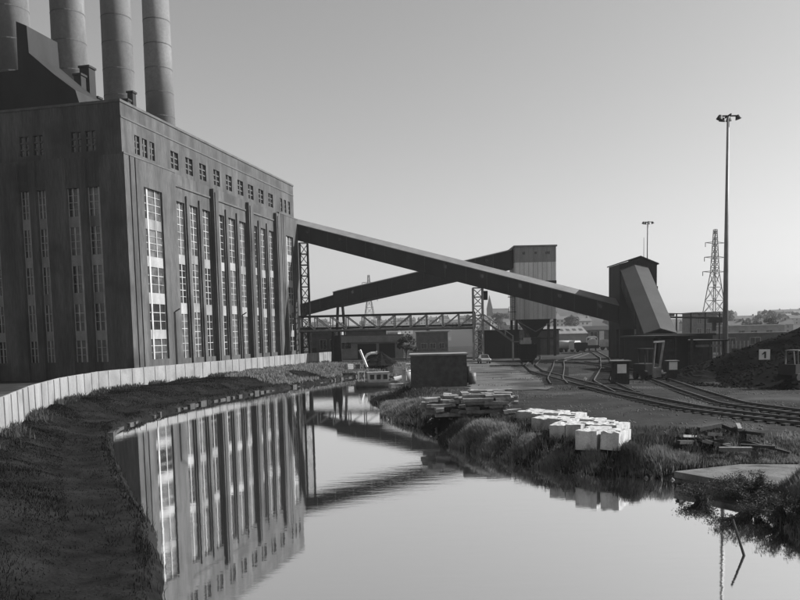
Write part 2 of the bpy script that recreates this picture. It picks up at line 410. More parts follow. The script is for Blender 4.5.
# upper storey, set back, with rows of small windows
def upper(face, s0, s1, groups):
    x = s0
    for a, b, zb, zt in groups:
        fbox(wall, face, x, a, SB, 0.9, TOP, PAR)
        fbox(wall, face, a, b, SB, 0.9, TOP, zb); fbox(wall, face, a, b, SB, 0.9, zt, PAR)
        fr = MB(); m_ = (a+b)/2; d = SB+0.22
        fbox(fr, face, m_-0.14, m_+0.14, d-0.1, 0.9, zb, zt)
        for i in (1, 2):
            zz = zb+(zt-zb)*i/3; fbox(fr, face, a, b, d-0.06, 0.9, zz-0.09, zz+0.09)
        wo = fr.build('window', 'coping_stone', ps)
        p = MB(); fbox(p, face, a, b, d+0.05, d+0.1, zb, zt); p.build('pane', 'dark_glass', wo)
        x = b
    fbox(wall, face, x, s1, SB, 0.9, TOP, PAR)
fg = []
for a, b, w in ((3.4, 8.1, 1.15), (12.2, 22.5, 2.1), (24.9, 35.5, 2.1), (37.5, 48.2, 2.1), (51.5, 56.6, 1.15)):
    gap = (b-a-3*w)/2
    for i in range(3): fg.append((a+i*(w+gap), a+i*(w+gap)+w, 27.9, 30.2))
upper('f', SB, 58.5, fg)
upper('l', 0.9, 40, [(4.0, 5.4, 27.9, 30.3), (6.0, 7.4, 27.9, 30.3), (11.3, 12.7, 27.9, 30.3), (13.3, 14.7, 27.9, 30.3)])
wall.box(58.1, 58.5, 0.9, 40, TOP, PAR)
wall.build('wall', 'sooty_brick', ps)
MB().box(0.9, 58.1, 0.9, 40, 0, 32.6).build('inner_mass', 'sooty_brick', ps)
cp = MB().box(0.40, 58.6, 0.40, 1.1, PAR, PAR+0.3).box(0.40, 1.1, 1.1, 40, PAR, PAR+0.3).build('parapet_coping', 'coping_stone', ps)
MB().box(SB, 58.5, SB-0.07, SB, 31.6, 31.8).build('string_course', 'coping_stone', ps)
MB().box(0.9, 58, 1.1, 40, 32.6, 33.0).build('roof', 'dark_cladding', ps)
for a, b in ((0, 12.3), (49.6, 59)):
    MB().box(a-0.05, b+0.05, -0.05, 0.5, TOP, TOP+0.18).build('tower_coping', 'coping_stone', ps)
# pipes down the front
for s in (31.9, 10.3, 58.3):
    MB().tube([(s, -0.15, 0), (s, -0.15, 8.6), (s+0.35, -0.7, 9.0)], 0.09).build('drainpipe', 'dark_steel', ps)
MB().prism([(7.2, 33.0), (8.1, 36.1), (10.9, 38.2), (14.4, 41.2), (14.5, 44.5), (16.0, 45.2), (16.1, 39.3), (38, 39.0), (38, 33.0)], 3.0, 9.0, 'x').build('roof_house', 'dark_cladding', ps)
for x0, y0, w, z1 in ((20.5, 19, 1.2, 44.2), (22.6, 19, 1.6, 46.0), (24.6, 19, 1.0, 42.0), (34.6, 20, 0.9, 44.5), (36.2, 20, 1.0, 46.2), (50.6, 20, 1.2, 43)):
    MB().box(x0, x0+w, y0, y0+w, 33.0, z1).box(x0-0.15, x0+w+0.15, y0-0.15, y0+w+0.15, z1, z1+0.3).build('roof_vent', 'dark_steel', ps)
# chimneys
def make_chimney():
    c = thing('chimney', '', 'chimney', (0, 0, 33.0), 0, 'row of tall chimneys above the power station')
    b = MB(); b.cyl((0, 0, 0), (0, 0, 66), 2.75, 2.2, 28); b.build('shaft', 'chimney_concrete', c, True)
    for z in np.arange(5, 64, 4.4):
        r = 2.75-0.55*z/66+0.025
        MB().cyl((0, 0, z), (0, 0, z+0.16), r, r, 28).build('ring_band', 'coping_stone', c)
    MB().cyl((0, 0, 66), (0, 0, 67), 2.5, 2.5, 28).build('cap', 'coping_stone', c)
    return c
ch0 = make_chimney(); note_kids(ch0)
CL = ['tall concrete chimney nearest the far end of the power station roof', 'tall concrete chimney second from the far end of the power station',
      'tall concrete chimney third from the far end, behind roof vents', 'tall concrete chimney behind the dark sloping roof house, leftmost of four']
ux, uy = math.cos(U), math.sin(U)
for i, s in enumerate((54.1, 40.4, 26.8, 13.4)):
    c = ch0 if i == 0 else copy_tree(ch0)
    px, py = -32.39 + s*ux - 25*uy, 98.0 + s*uy + 25*ux
    c.location = (px, py, 33.0); c['label'] = CL[i]

# ------------------------------------------------------------------ pale concrete fence in front of it
FP = [(-18.6, 33), (-21.0, 42), (-24.6, 53), (-27.4, 64.3), (-29.0, 77.8), (-27.9, 85), (-25.0, 100.3), (-21.2, 122), (-17.6, 139.5), (-13.2, 157.3)]
def polyline(pts, step, smooth=True):
    P = np.array(pts, float); d = np.r_[0, np.cumsum(np.hypot(*np.diff(P, axis=0).T))]
    n = int(d[-1]/step); t = np.linspace(0, d[-1], n+1)
    fine = np.linspace(0, d[-1], 800); fx = np.interp(fine, d, P[:, 0]); fy = np.interp(fine, d, P[:, 1])
    if smooth:
        k = 41; ker = np.hanning(k); ker /= ker.sum()
        fx = np.convolve(np.pad(fx, k//2, mode='reflect', reflect_type='odd'), ker, 'valid'); fy = np.convolve(np.pad(fy, k//2, mode='reflect', reflect_type='odd'), ker, 'valid')
    return np.column_stack([np.interp(t, fine, fx), np.interp(t, fine, fy)])
fence = thing('concrete_fence', 'long curving pale concrete panel fence below the power station', 'fence')
pp = polyline(FP, 2.45)
panel0 = MB().box(0.012, 2.438, -0.05, 0.05, 0, 2.1); post0 = MB().box(-0.07, 0.07, -0.11, 0.03, 0, 2.07)
pnl = pst = None
for i in range(len(pp)-1):
    a, b = pp[i], pp[i+1]; rz = math.atan2(b[1]-a[1], b[0]-a[0]); z = -0.16
    if pnl is None:
        pnl = panel0.build('panel', 'pale_concrete', fence); pst = post0.build('post', 'pale_concrete', fence)
        pnl.location = (a[0], a[1], z); pnl.rotation_euler = (0, 0, rz); pst.location = (a[0], a[1], z)
    else:
        instance(pnl, fence, (a[0], a[1], z+random.uniform(-.012, .012)), rz); instance(pst, fence, (a[0], a[1], z), rz)
# dark post closing the fence
tag(MB().box(-13.3, -12.9, 157.2, 157.6, -0.3, 3.4).build('gate_post', 'dark_timber'), 'dark timber post at the far end of the pale fence', 'post')

# stone edging along the left bank
edge = thing('canal_edging', 'dark stone edging along the bank below the pale fence', 'edging')
ep = polyline([p for p in LEFT_EDGE if p[1] > 50], 1.5, False)
st = None
for i in range(len(ep)-1):
    a, b = ep[i], ep[i+1]; rz = math.atan2(b[1]-a[1], b[0]-a[0])
    if random.random() < 0.3: continue
    nx_, ny_ = -math.sin(rz), math.cos(rz)
    loc = (a[0]+nx_*0.02, a[1]+ny_*0.02, WATER_Z-0.48+random.uniform(-.16, .10))
    if st is None:
        st = MB().add([(0.02,-.15,0),(1.46,-.13,0),(1.45,.4,0),(0.03,.42,0),(0.05,-.12,.68),(1.42,-.11,.70),(1.40,.38,.66),(0.06,.4,.7)],
                      [(0,3,2,1),(4,5,6,7),(0,1,5,4),(1,2,6,5),(2,3,7,6),(3,0,4,7)]).build('stone', 'edge_stone', edge)
        st.location = loc; st.rotation_euler = (0, 0, rz)
    else: instance(st, edge, loc, rz+random.uniform(-.14, .14), (random.uniform(.4, 1.05), random.uniform(.8, 1.4), random.uniform(.8, 1.15)))

# ------------------------------------------------------------------ conveyors
def gallery(name, label, p, q, w, h, roofh, m_side, m_roof, over=0.18, steps=(), windows=0):
    t = thing(name, label, 'conveyor')
    p, q = Vector(p), Vector(q); e = (q-p).normalized(); a = e.cross(Vector((0, 0, 1))).normalized(); b = Vector((0, 0, 1))
    def ring(c, prof): return [c + a*x + b*z for x, z in prof]
    def ext(prof, c0, c1, nm, m):
        n = len(prof); vs = ring(c0, prof)+ring(c1, prof)
        return MB().add(vs, [tuple(range(n)), tuple(range(2*n-1, n-1, -1))]+[(i, n+i, n+(i+1) % n, (i+1) % n) for i in range(n)]).build(nm, m, t)
    L = (q-p).length; n = max(1, round(L/4.0))
    for sgn in (-1, 1):                            # cladding sheets, each with a lap joint
        for i in range(n):
            c0 = p+(q-p)*((i+0.006)/n); c1 = p+(q-p)*((i+0.994)/n); j = random.uniform(-.012, .012)
            pr = [(sgn*(w/2-0.09), 0.0), (sgn*(w/2+j), 0.0), (sgn*(w/2+j), h), (sgn*(w/2-0.09), h)]
            ext(pr, c0, c1, 'side_sheet', m_side)
    ext([(-w/2+.1, 0.02), (w/2-.1, 0.02), (w/2-.1, h-0.02), (-w/2+.1, h-0.02)], p, q, 'inner_frame', m_side)
    ext([(-w/2-over, h-0.05), (-w/2-over, h+0.10), (0, h+roofh+0.1), (w/2+over, h+0.10), (w/2+over, h-0.05), (0, h+roofh-0.05)], p, q, 'roof', m_roof)
    ext([(-w/2-0.05, -0.30), (w/2+0.05, -0.30), (w/2+0.05, -0.01), (-w/2-0.05, -0.01)], p, q, 'floor_girder', m_side)
    for sgn in (-1, 1):                              # cover strips over the lap joints
        for i in range(1, n):
            c = p+(q-p)*(i/n); pr = [(sgn*(w/2+.014), 0.02), (sgn*(w/2+.07), 0.02), (sgn*(w/2+.07), h-.08), (sgn*(w/2+.014), h-.08)]
            ext(pr, c-e*.07, c+e*.07, 'cover_strip', 'strip_steel')
    for i in range(windows):
        c = p+(q-p)*((i+0.5)/windows); 
        for sgn in (-1, 1):
            pr = [(sgn*(w/2+0.02), h*.55), (sgn*(w/2+0.05), h*.55), (sgn*(w/2+0.05), h*.8), (sgn*(w/2+0.02), h*.8)]
            ext(pr, c-e*0.35, c+e*0.35, 'window', 'dark_glass')
    return t
gallery('main_conveyor', 'long dark enclosed conveyor from power station down to transfer tower', (-19.6, 157.2, 24.0), (38.0, 137.0, 6.2), 3.2, 2.75, 0.95, 'dark_cladding', 'roof_sheet', windows=9)
gallery('rear_conveyor', 'dark enclosed conveyor rising behind the long one to the bunker top', (-14.2, 190.0, 12.1), (24.2, 165.5, 18.4), 3.4, 3.1, 0.45, 'dark_cladding', 'roof_sheet', windows=4)
gallery('lower_conveyor', 'lower narrower stretch of dark conveyor beside the far corner', (-46, 205.0, 5.5), (-14.3, 190.3, 12.3), 2.8, 2.2, 0.35, 'dark_cladding', 'roof_sheet')

def lattice(name, label, cx, cy, w, z0, z1, taper=1.0, leg=0.22, br=0.11, m='dark_steel', panels=6, cat='lattice tower', depth=None):
    t = thing(name, label, cat, (cx, cy, z0)); dpt = depth or w
    def pt(sx, sy, f): k = 1+(taper-1)*f; return Vector((sx*w/2*k, sy*dpt/2*k, f*(z1-z0)))
    for sx in (-1, 1):
        for sy in (-1, 1): MB().beam(pt(sx, sy, 0), pt(sx, sy, 1), leg).build('leg', m, t)
    C4 = [(-1,-1),(1,-1),(1,1),(-1,1)]; b = MB()
    for i in range(panels):
        f0, f1 = i/panels, (i+1)/panels
        for k in range(4):
            A, B = C4[k], C4[(k+1) % 4]
            b.beam(pt(*A, f1), pt(*B, f1), br)
            b.beam(pt(*A, f0), pt(*B, f1), br) if (i+k) % 2 else b.beam(pt(*B, f0), pt(*A, f1), br)
    tag(b.build('bracing', m, t), kind='stuff')
    return t
lt = lattice('trestle', 'slim dark lattice trestle under the long conveyor beside the power station', -17.6, 153.6, 1.5, 0, 22.6, 1.0, 0.24, 0.13, panels=11)
lattice('trestle', 'pale lattice tower carrying the long conveyor above the yard road', 14.4, 145.0, 1.7, 0, 13.0, 1.0, 0.24, 0.14, 'pale_steel', 8)
MB().box(0.9, 1.7, -0.9, -0.3, 10.8, 12.4).build('switch_box', 'dark_steel', bpy.data.objects['trestle.001'])
tr = thing('a_frame_trestle', 'dark splayed trestle under the step of the rear conveyor', 'trestle', (-13.4, 187.5, 0))
for sx in (-1, 1):
    for sy in (-1, 1): MB().beam((sx*1.3, sy*1.2, 0), (sx*0.55, sy*0.9, 12.0), 0.4).build('leg', 'dark_steel', tr)
for z in (4, 8):
    k = 1.3-.75*z/12
    MB().beam((-k, -1.2, z), (k, -1.2, z), 0.22).build('brace', 'dark_steel', tr)
MB().box(-0.9, 0.9, -1.3, 1.3, 12.0, 12.3).build('cap_beam', 'dark_steel', tr)

# ------------------------------------------------------------------ truss pipe bridge
tb = thing('truss_bridge', 'dark steel truss pipe bridge with open diagonals spanning to pale lattice tower', 'bridge')
pa, pb = Vector((-18.2, 150.0, 6.0)), Vector((14.0, 146.2, 6.0)); nP = 11; ht = 2.65
ee = (pb-pa)/nP; ax_ = (pb-pa).normalized().cross(Vector((0, 0, 1)))
for sgn in (-1, 1):
    o = ax_*(1.1*sgn)
    MB().beam(pa+o, pb+o, 0.3, 0.34).build('bottom_chord', 'grey_steel', tb)
    MB().beam(pa+o+Vector((0,0,ht)), pb+o+Vector((0,0,ht)), 0.34, 0.36).build('top_chord', 'dark_steel', tb)
    for i in range(nP+1):
        c = pa+ee*i+o; MB().beam(c+Vector((0,0,.17)), c+Vector((0,0,ht-.2)), 0.2).build('vertical', 'pale_steel', tb)
    for i in range(nP):
        c0, c1 = pa+ee*i+o, pa+ee*(i+1)+o
        if i < 5: c0, c1 = c0+Vector((0,0,ht-.2)), c1+Vector((0,0,.17))
        else: c0, c1 = c0+Vector((0,0,.17)), c1+Vector((0,0,ht-.2))
        MB().beam(c0, c1, 0.17).build('diagonal', 'pale_steel', tb)
for r, z, o in ((0.17, 0.4, -0.4), (0.2, 0.42, 0.3)):
    MB().cyl(pa+ax_*o+Vector((0,0,z)), pb+ax_*o+Vector((0,0,z)), r, r, 10).build('pipe', 'dark_steel', tb)
MB().beam(pa+Vector((0,0,-.25)), pb+Vector((0,0,-.25)), 1.9, 0.12).build('walkway', 'dark_steel', tb)
for x, y in ((-11.6, 149.3), (-17.4, 150.0)):
    s_ = thing('bridge_support', 'dark paired steel legs under the truss bridge ' + ('mid-span' if x > -15 else 'beside the power station corner'), 'support', (x, y, 0))
    for q in (-0.8, 0.8): MB().beam((q, 0, 0), (q*.7, 0, 5.7), 0.42).build('leg', 'dark_steel', s_)
    MB().beam((-.7, 0, 3), (.7, 0, 3), 0.24).build('brace', 'dark_steel', s_)
    if x > -15: MB().box(-0.9, 0.9, 0.3, 0.9, 0, 5.0).build('back_plate', 'dark_steel', s_)

# stairs down from the lattice tower
sr = thing('steel_staircase', 'pale steel staircase descending from lattice tower beside dark shed', 'staircase')
A_, B_ = Vector((15.1, 143.2, 7.3)), Vector((20.4, 143.2, 3.3))
for dy in (-.45, .45):
    d_ = Vector((0, dy, 0))
    MB().beam(A_+d_, B_+d_, 0.12, 0.28).build('stringer', 'grey_steel', sr)
    MB().beam(A_+d_+Vector((0,0,1)), B_+d_+Vector((0,0,1)), 0.08).build('handrail', 'pale_steel', sr)
    for i in range(5):
        c = A_+(B_-A_)*(i/4)+d_; MB().beam(c, c+Vector((0,0,1)), 0.07).build('baluster', 'pale_steel', sr)
for i in range(12):
    c = A_+(B_-A_)*((i+.5)/12); MB().box(c.x-.14, c.x+.14, c.y-.42, c.y+.42, c.z-.02, c.z+.03).build('tread', 'grey_steel', sr)
MB().box(20.3, 21.9, 142.7, 143.7, 3.15, 3.3).build('landing', 'grey_steel', sr)
for x in (20.4, 21.8):
    MB().box(x-.1, x+.1, 142.7, 142.9, 0, 3.14).build('post', 'pale_steel', sr); MB().box(x-.1, x+.1, 143.5, 143.7, 0, 3.14).build('post', 'pale_steel', sr)
    MB().box(x-.04, x+.04, 142.72, 142.8, 3.3, 4.4).build('baluster', 'pale_steel', sr)

# ------------------------------------------------------------------ coal bunker over the rails
bk = thing('coal_bunker', 'tall clad coal bunker on legs with funnel hopper over the wagon road', 'bunker', (27.9, 163.0, 0))
W2 = 4.12; DP = 7.5
def clad(z0, z1, m, k=9, off=0.0):
    for i in range(k):
        x0 = -W2+2*W2*i/k; j = random.uniform(-.015, .015)
        MB().prism([(x0+.04, 0.0), (x0+.06, -.07+j), (x0+2*W2/k-.06, -.07+j), (x0+2*W2/k-.04, 0.0)], z0, z1, 'z').build('cladding_sheet', m, bk)
    for sx in (-1, 1):
        for i in range(5):
            y0 = DP*i/5
            MB().box(sx*W2, sx*(W2+.06), y0+.04, y0+DP/5-.04, z0, z1).build('cladding_sheet', m, bk)
MB().box(-W2, W2, 0, DP, 7.5, 22.0).build('bunker_box', 'mid_cladding', bk)
clad(18.95, 21.9, 'upper_cladding'); clad(15.2, 18.9, 'pale_cladding'); clad(7.5, 14.6, 'mid_cladding')
MB().box(-W2-.1, W2+.1, -.12, DP+.1, 14.62, 15.18).build('dark_band', 'dark_steel', bk)
MB().box(-W2-.25, W2+.25, -.25, DP+.25, 22.0, 22.3).build('roof', 'roof_sheet', bk)
for x in (-2.6, -0.2, 2.0): MB().box(x, x+(0.9 if x > 1 else .5), -.10, -.075, 20.5, 21.0).build('louvre', 'dark_glass', bk)
for cx in (0.0,):
    MB().add([(-3.0,.4,7.5),(3.0,.4,7.5),(3.0,7.1,7.5),(-3.0,7.1,7.5),(-.7,2.6,3.9),(.7,2.6,3.9),(.7,4.6,3.9),(-.7,4.6,3.9)],
             [(0,3,2,1),(4,5,6,7),(0,1,5,4),(1,2,6,5),(2,3,7,6),(3,0,4,7)]).build('hopper_funnel', 'dark_steel', bk)
for sx in (-1, 1):
    for y in (0.25, DP-.25): MB().box(sx*3.9-.25, sx*3.9+.25, y-.25, y+.25, 0, 7.5).build('leg', 'dark_steel', bk)
MB().beam((-3.8, .1, 7.2), (0, .1, 5.0), .16).beam((3.8, .1, 7.2), (0, .1, 5.0), .16).build('brace', 'grey_steel', bk)
MB().beam((-3.9, .1, 3.6), (3.9, .1, 3.6), .3).build('cross_beam', 'dark_steel', bk)
ld = MB()
for x in (-4.75, -4.35): ld.box(x-.05, x+.05, -.4, -.3, 0, 15)
for z in np.arange(.5, 15, .45): ld.box(-4.75, -4.35, -.37, -.33, z, z+.05)
ld.build('ladder', 'dark_steel', bk)
for z in (3.5, 9.0, 12.0): MB().box(-5.6, -4.12, -.9, .3, z, z+.12).box(-5.6, -5.54, -.9, -.84, z, z+1).box(-5.6, -4.2, -.9, -.84, z+1, z+1.06).build('ladder_platform', 'dark_steel', bk)
# low brick house behind the bunker legs
t = thing('bunker_house', 'low brick building standing behind the bunker legs', 'building', (30.0, 172.0, 0))
MB().box(-3.0, 4.4, 0, 8, 0, 5.2).build('wall', 'mid_brick', t); MB().box(-3.2, 4.6, -.2, 8.2, 5.2, 5.5).build('roof', 'dark_cladding', t)
MB().box(-2.2, 0.4, -.06, 0, 0, 3.8).build('door', 'sign_black', t)

# ------------------------------------------------------------------ transfer tower and steep conveyor
tt = thing('transfer_tower', 'tall black clad transfer tower with pitched top where conveyors meet', 'tower', (40.3, 135.0, 0))
MB().prism([(-3.1, 5.0), (3.1, 5.0), (3.1, 15.7), (0.3, 16.8), (-3.1, 15.9)], 0, 7.0).build('clad_housing', 'dark_cladding', tt)
for i in range(6):
    x0 = -3.1+6.2*i/6; zt = np.interp([x0+.03, x0+6.2/6-.03], [-3.1, .3, 3.1], [15.85, 16.75, 15.65])
    MB().prism([(x0+.03, 5.0), (x0+6.2/6-.03, 5.0), (x0+6.2/6-.03, zt[1]), (x0+.03, zt[0])], -.06, 0).build('cladding_sheet', 'dark_cladding', tt)
    if i: continue
MB().prism([(-3.35, 15.85), (0.3, 16.95), (3.35, 15.65), (3.35, 15.85), (0.3, 17.15), (-3.35, 16.05)], -.3, 7.3).build('roof', 'dark_cladding', tt)
for sx in (-2.9, 2.9):
    for y in (.2, 6.8): MB().box(sx-.22, sx+.22, y-.22, y+.22, 0, 5.0).build('leg', 'dark_steel', tt)
MB().box(-3.0, 3.0, 2.5, 6.6, 0, 5.0).build('lower_wall', 'dark_cladding', tt)
MB().beam((-.4, .3, 0), (-.4, .3, 5), .25).build('post', 'grey_steel', tt)
for z in (11.6, 10.0): MB().box(3.1, 3.45, .5, 1.2, z, z+.5).build('bracket', 'dark_steel', tt)
MB().cyl((1.8, 3, 16.3), (1.8, 3, 20.5), .05, .03, 6).build('aerial', 'dark_steel', tt)
gallery('steep_conveyor', 'steep enclosed conveyor with grey pitched roof running down from black tower', (39.6, 135.2, 12.9), (37.4, 114.6, 1.9), 4.4, 2.3, 0.7, 'dark_cladding', 'slope_sheet', over=.1)

hh = thing('hopper_house', 'low black hopper building with flat roof under the steep conveyor', 'building')
MB().box(34.0, 41.5, 106, 114.4, 0, 3.9).build('wall', 'dark_cladding', hh); MB().box(33.7, 41.8, 105.6, 114.5, 3.9, 4.2).build('roof', 'dark_steel', hh)
sh = thing('black_shed', 'open fronted black timber shed beside the coal heap', 'shed')
MB().box(29.2, 33.2, 92, 104, 0, 3.9).build('wall', 'dark_cladding', sh); MB().box(28.8, 33.6, 90, 104.3, 3.9, 4.1).build('roof', 'dark_steel', sh)
for x in (29.4, 31.2, 33.0): MB().box(x-.12, x+.12, 90.2, 90.44, 0, 3.9).build('post', 'dark_timber', sh)
for i in range(5): MB().box(29.5+i*.34, 29.5+i*.34+.31, 90.46, 90.52, 0, 3.7).build('plank', 'dark_timber', sh)
an = thing('lean_to', 'lower open lean-to with thin flat roof joined to black shed', 'shed')
MB().box(33.62, 37.4, 91, 100, 3.3, 3.5).build('roof', 'dark_steel', an); MB().box(33.7, 37.2, 98, 98.2, 0, 3.3).build('back_wall', 'dark_timber', an)
for x in (35.4, 37.1): MB().box(x-.1, x+.1, 91.2, 91.4, 0, 3.3).build('post', 'dark_timber', an)
MB().box(33.8, 36.8, 91.2, 91.3, 2.7, 2.95).build('fascia', 'grey_steel', an)
bwl = thing('coal_bay_wall', 'dark low timber retaining wall behind the coal heap', 'wall')
for i in range(18):
    x0 = 36.6+i*.62; MB().box(x0, x0+.58, 87.9+random.uniform(-.03, .03), 88.1, 0, 2.5+random.uniform(-.06, .06)).build('plank', 'dark_timber', bwl)

# ------------------------------------------------------------------ light masts and pylons
def light_mast(label, x, y, h, r0, r1):
    t = thing('light_mast', label, 'light mast', (x, y, 0), 0)
    MB().cyl((0, 0, 0), (0, 0, h), r0, r1, 14).build('pole', 'mast_steel', t, True)
    MB().cyl((0, 0, 0), (0, 0, 1.2), r0*1.25, r0*1.2, 14).build('base', 'mast_steel', t)
    MB().beam((-.95, 0, h), (.95, 0, h), .14).beam((0, -.8, h), (0, .8, h), .14).build('head_frame', 'dark_steel', t)
    for dx, dy in ((-.95, -.2), (.95, -.2), (-.35, .7), (.35, .7)):
        MB().cyl((dx, dy, h+.02), (dx*1.15, dy*1.15, h-.42), .2, .36, 12).build('floodlight', 'dark_steel', t)
    return t
light_mast('tall grey floodlight mast beside the lean-to and coal heap', 37.85, 93.0, 28.7, 0.34, 0.14)
light_mast('small distant floodlight mast rising behind the black transfer tower', 57.0, 184.0, 29.2, 0.3, 0.14)
def pylon(label, x, y, z0, h, w, rot):
    t = thing('pylon', label, 'pylon', (x, y, z0), rot)
    waist = h*.6
    C4 = [(-1,-1),(1,-1),(1,1),(-1,1)]
    def wd_(z): return w/2*(1-.72*min(1, z/waist)) if z < waist else w/2*.28*(1-.6*(z-waist)/(h-waist))
    def P(c, z): k = wd_(z); return Vector((c[0]*k, c[1]*k, z))
    for c in C4:
        MB().beam(P(c, 0), P(c, waist), .34).beam(P(c, waist), P(c, h), .28).build('leg', 'grey_steel', t)
    b = MB(); zs = list(np.linspace(0, waist, 6))+list(np.linspace(waist, h, 8))[1:]
    for i in range(len(zs)-1):
        for k in range(4):
            A, B = C4[k], C4[(k+1) % 4]
            b.beam(P(A, zs[i]), P(B, zs[i+1]), .16); b.beam(P(B, zs[i]), P(A, zs[i+1]), .16); b.beam(P(A, zs[i+1]), P(B, zs[i+1]), .16)
    tag(b.build('bracing', 'grey_steel', t), kind='stuff')
    for z, L in ((h*.62, 6.2), (h*.75, 5.4), (h*.88, 5.0)):
        for sgn in (-1, 1):
            MB().beam((0, 0, z+.5), (sgn*L, 0, z), .24).beam((0, 0, z-.4), (sgn*L, 0, z), .2).build('cross_arm', 'grey_steel', t)
            MB().cyl((sgn*L, 0, z), (sgn*L, 0, z-1.8), .16, .16, 6).build('insulator', 'dark_steel', t)
    return t
pylon('tall lattice electricity pylon standing just behind the grey floodlight mast', 137.6, 350, 0, 47.5, 9.5, .3)
pylon('faint distant pylon seen above the truss bridge', -21.2, 600, hz(-21, 600), 46, 11, .2)

# gantry of pipes behind the steep conveyor
gt = thing('pipe_gantry', 'dark pipe gantry on posts behind steep conveyor', 'gantry', (47.0, 140, 0))
MB().beam((-2, 0, 7.0), (9.5, 0, 6.6), .3).build('pipe', 'dark_steel', gt); MB().beam((-2, .5, 7.7), (9.5, .5, 7.2), .16).build('upper_pipe', 'grey_steel', gt)
for x in (-1, 1.5, 4, 6.5, 9): MB().box(x-.1, x+.1, 0, .2, 0, 7.6).build('post', 'dark_steel', gt)
for x in (.3, 2.6, 5.4): MB().box(x, x+.8, -.1, .4, 7.1, 7.5).build('valve_box', 'grey_steel', gt)
MB().box(7.2, 9.4, -.4, .6, 5.8, 6.6).box(7.8, 8.3, -.3, .4, 4.4, 5.8).build('motor', 'dark_steel', gt)

# ------------------------------------------------------------------ railway tracks
def curve_pts(pts, step=1.0):
    return polyline(pts, step, True)
sleeper_mesh = None
def track(label, pts, sleepers_to=95):
    global sleeper_mesh
    P = curve_pts(pts, 1.0); t = thing('railway_track', label, 'railway track', (0, 0, 0), 0, 'sidings in the coal yard')
    d = np.gradient(P, axis=0); d /= np.hypot(d[:, 0], d[:, 1])[:, None]; nrm = np.column_stack([-d[:, 1], d[:, 0]])
    def sweep(off, w, z0, z1, nm, m, par):
        L = P+nrm*(off-w/2); Rr = P+nrm*(off+w/2); vs = []
        for a, b in zip(L, Rr): vs += [(a[0], a[1], z0), (b[0], b[1], z0), (b[0], b[1], z1), (a[0], a[1], z1)]
        fs = []
        for i in range(len(P)-1):
            k = 4*i
            for j in range(4): fs.append((k+j, k+(j+1) % 4, k+4+(j+1) % 4, k+4+j))
        fs += [(0, 1, 2, 3), tuple(4*(len(P)-1)+j for j in (3, 2, 1, 0))]
        return MB().add(vs, fs).build(nm, m, par)
    for off in (-.75, .75):
        r = sweep(off, .10, 0.02, .17, 'rail', 'rail_steel', t); sweep(off, .075, .172, .195, 'rail_head', 'rail_head', r)
    S = polyline(pts, .8, True); ds = np.gradient(S, axis=0)
    for p, q in zip(S, ds):
        if p[1] > sleepers_to or p[1] < 30: continue
        rz = math.atan2(q[1], q[0])
        o = bpy.data.objects.new('sleeper', sleeper_mesh) if sleeper_mesh else None
        if o is None:
            o = MB().box(-.13, .13, -1.3, 1.3, -.06, 0.075).build('sleeper', 'sleeper_timber', t); sleeper_mesh = o.data
        else: col.objects.link(o); o.parent = t
        o.location = (p[0], p[1], random.uniform(-.02, .01)); o.rotation_euler = (0, 0, rz+random.uniform(-.03, .03))
track('railway track curving past the pale blocks towards the coal heap', [(28.2,176),(27.6,160),(24,140),(18.8,115),(16.7,97),(16.5,74),(16.6,58),(17.3,46),(19.8,38),(25,31.5),(34,27)])
track('railway track running straight back to the striped locomotive', [(46.5,200),(44.5,182),(36,140),(26,100),(19,75),(17.0,60)])
track('railway track running alongside the black shed', [(28.2,125),(28.0,104),(26.4,86),(22.4,62),(20.6,49),(22.2,40),(28,32.5),(36,28)])
track('railway track bending right behind the lone wagon', [(40,172),(35,156),(26,130),(20.5,103),(15.6,80),(14.4,72)], 110)

# ------------------------------------------------------------------ wagons, locomotive, lorry, car
def wheel(par, x, y, r, w=.13, axis='x', m='dark_steel', tyre=None):
    a = (x-w/2, y, r) if axis == 'x' else (x, y-w/2, r); b = (x+w/2, y, r) if axis == 'x' else (x, y+w/2, r)
    return MB().cyl(a, b, r, r, 16).build('wheel', m, par)
def wagon(name, label, x, y, rz, L, Wd, z0, z1, m, group=None):
    t = thing(name, label, 'wagon', (x, y, 0.18), rz, group)
    b = MB().box(-Wd/2, Wd/2, -L/2, -L/2+.08, z0, z1).box(-Wd/2, Wd/2, L/2-.08, L/2, z0, z1)
    b.box(-Wd/2, -Wd/2+.08, -L/2+.08, L/2-.08, z0, z1).box(Wd/2-.08, Wd/2, -L/2+.08, L/2-.08, z0, z1).box(-Wd/2, Wd/2, -L/2, L/2, z0-.1, z0-.002)
    b.build('body', m, t)
    for sx in (-1, 1):
        for i in range(5):
            yy = -L/2+.25+(L-.5)*i/4; MB().box(sx*Wd/2, sx*(Wd/2+.08), yy-.06, yy+.06, z0, z1).build('rib', m, t)
        for i in range(3): 
            xx = -Wd/2+.4+(Wd-.8)*i/2
            MB().box(xx-.06, xx+.06, sx*L/2, sx*(L/2+.08), z0, z1).build('rib', m, t)
        MB().box(-Wd/2, Wd/2, sx*L/2, sx*(L/2+.1), z1-.12, z1+.03).build('top_rail', m, t)
    MB().box(-Wd/2+.3, Wd/2-.3, -L/2, L/2, z0-.35, z0-.1).build('underframe', 'dark_steel', t)
    for yy in (-L*.3, L*.3):
        for sx in (-.75, .75): wheel(t, sx, yy, .46)
        MB().cyl((-.75, yy, .46), (.75, yy, .46), .08, .08, 8).build('axle', 'dark_steel', t)
    for sy in (-1, 1):
        for sx in (-.86, .86): MB().cyl((sx, sy*L/2, .9), (sx, sy*(L/2+.45), .9), .1, .2, 10).build('buffer', 'dark_steel', t)
    return t
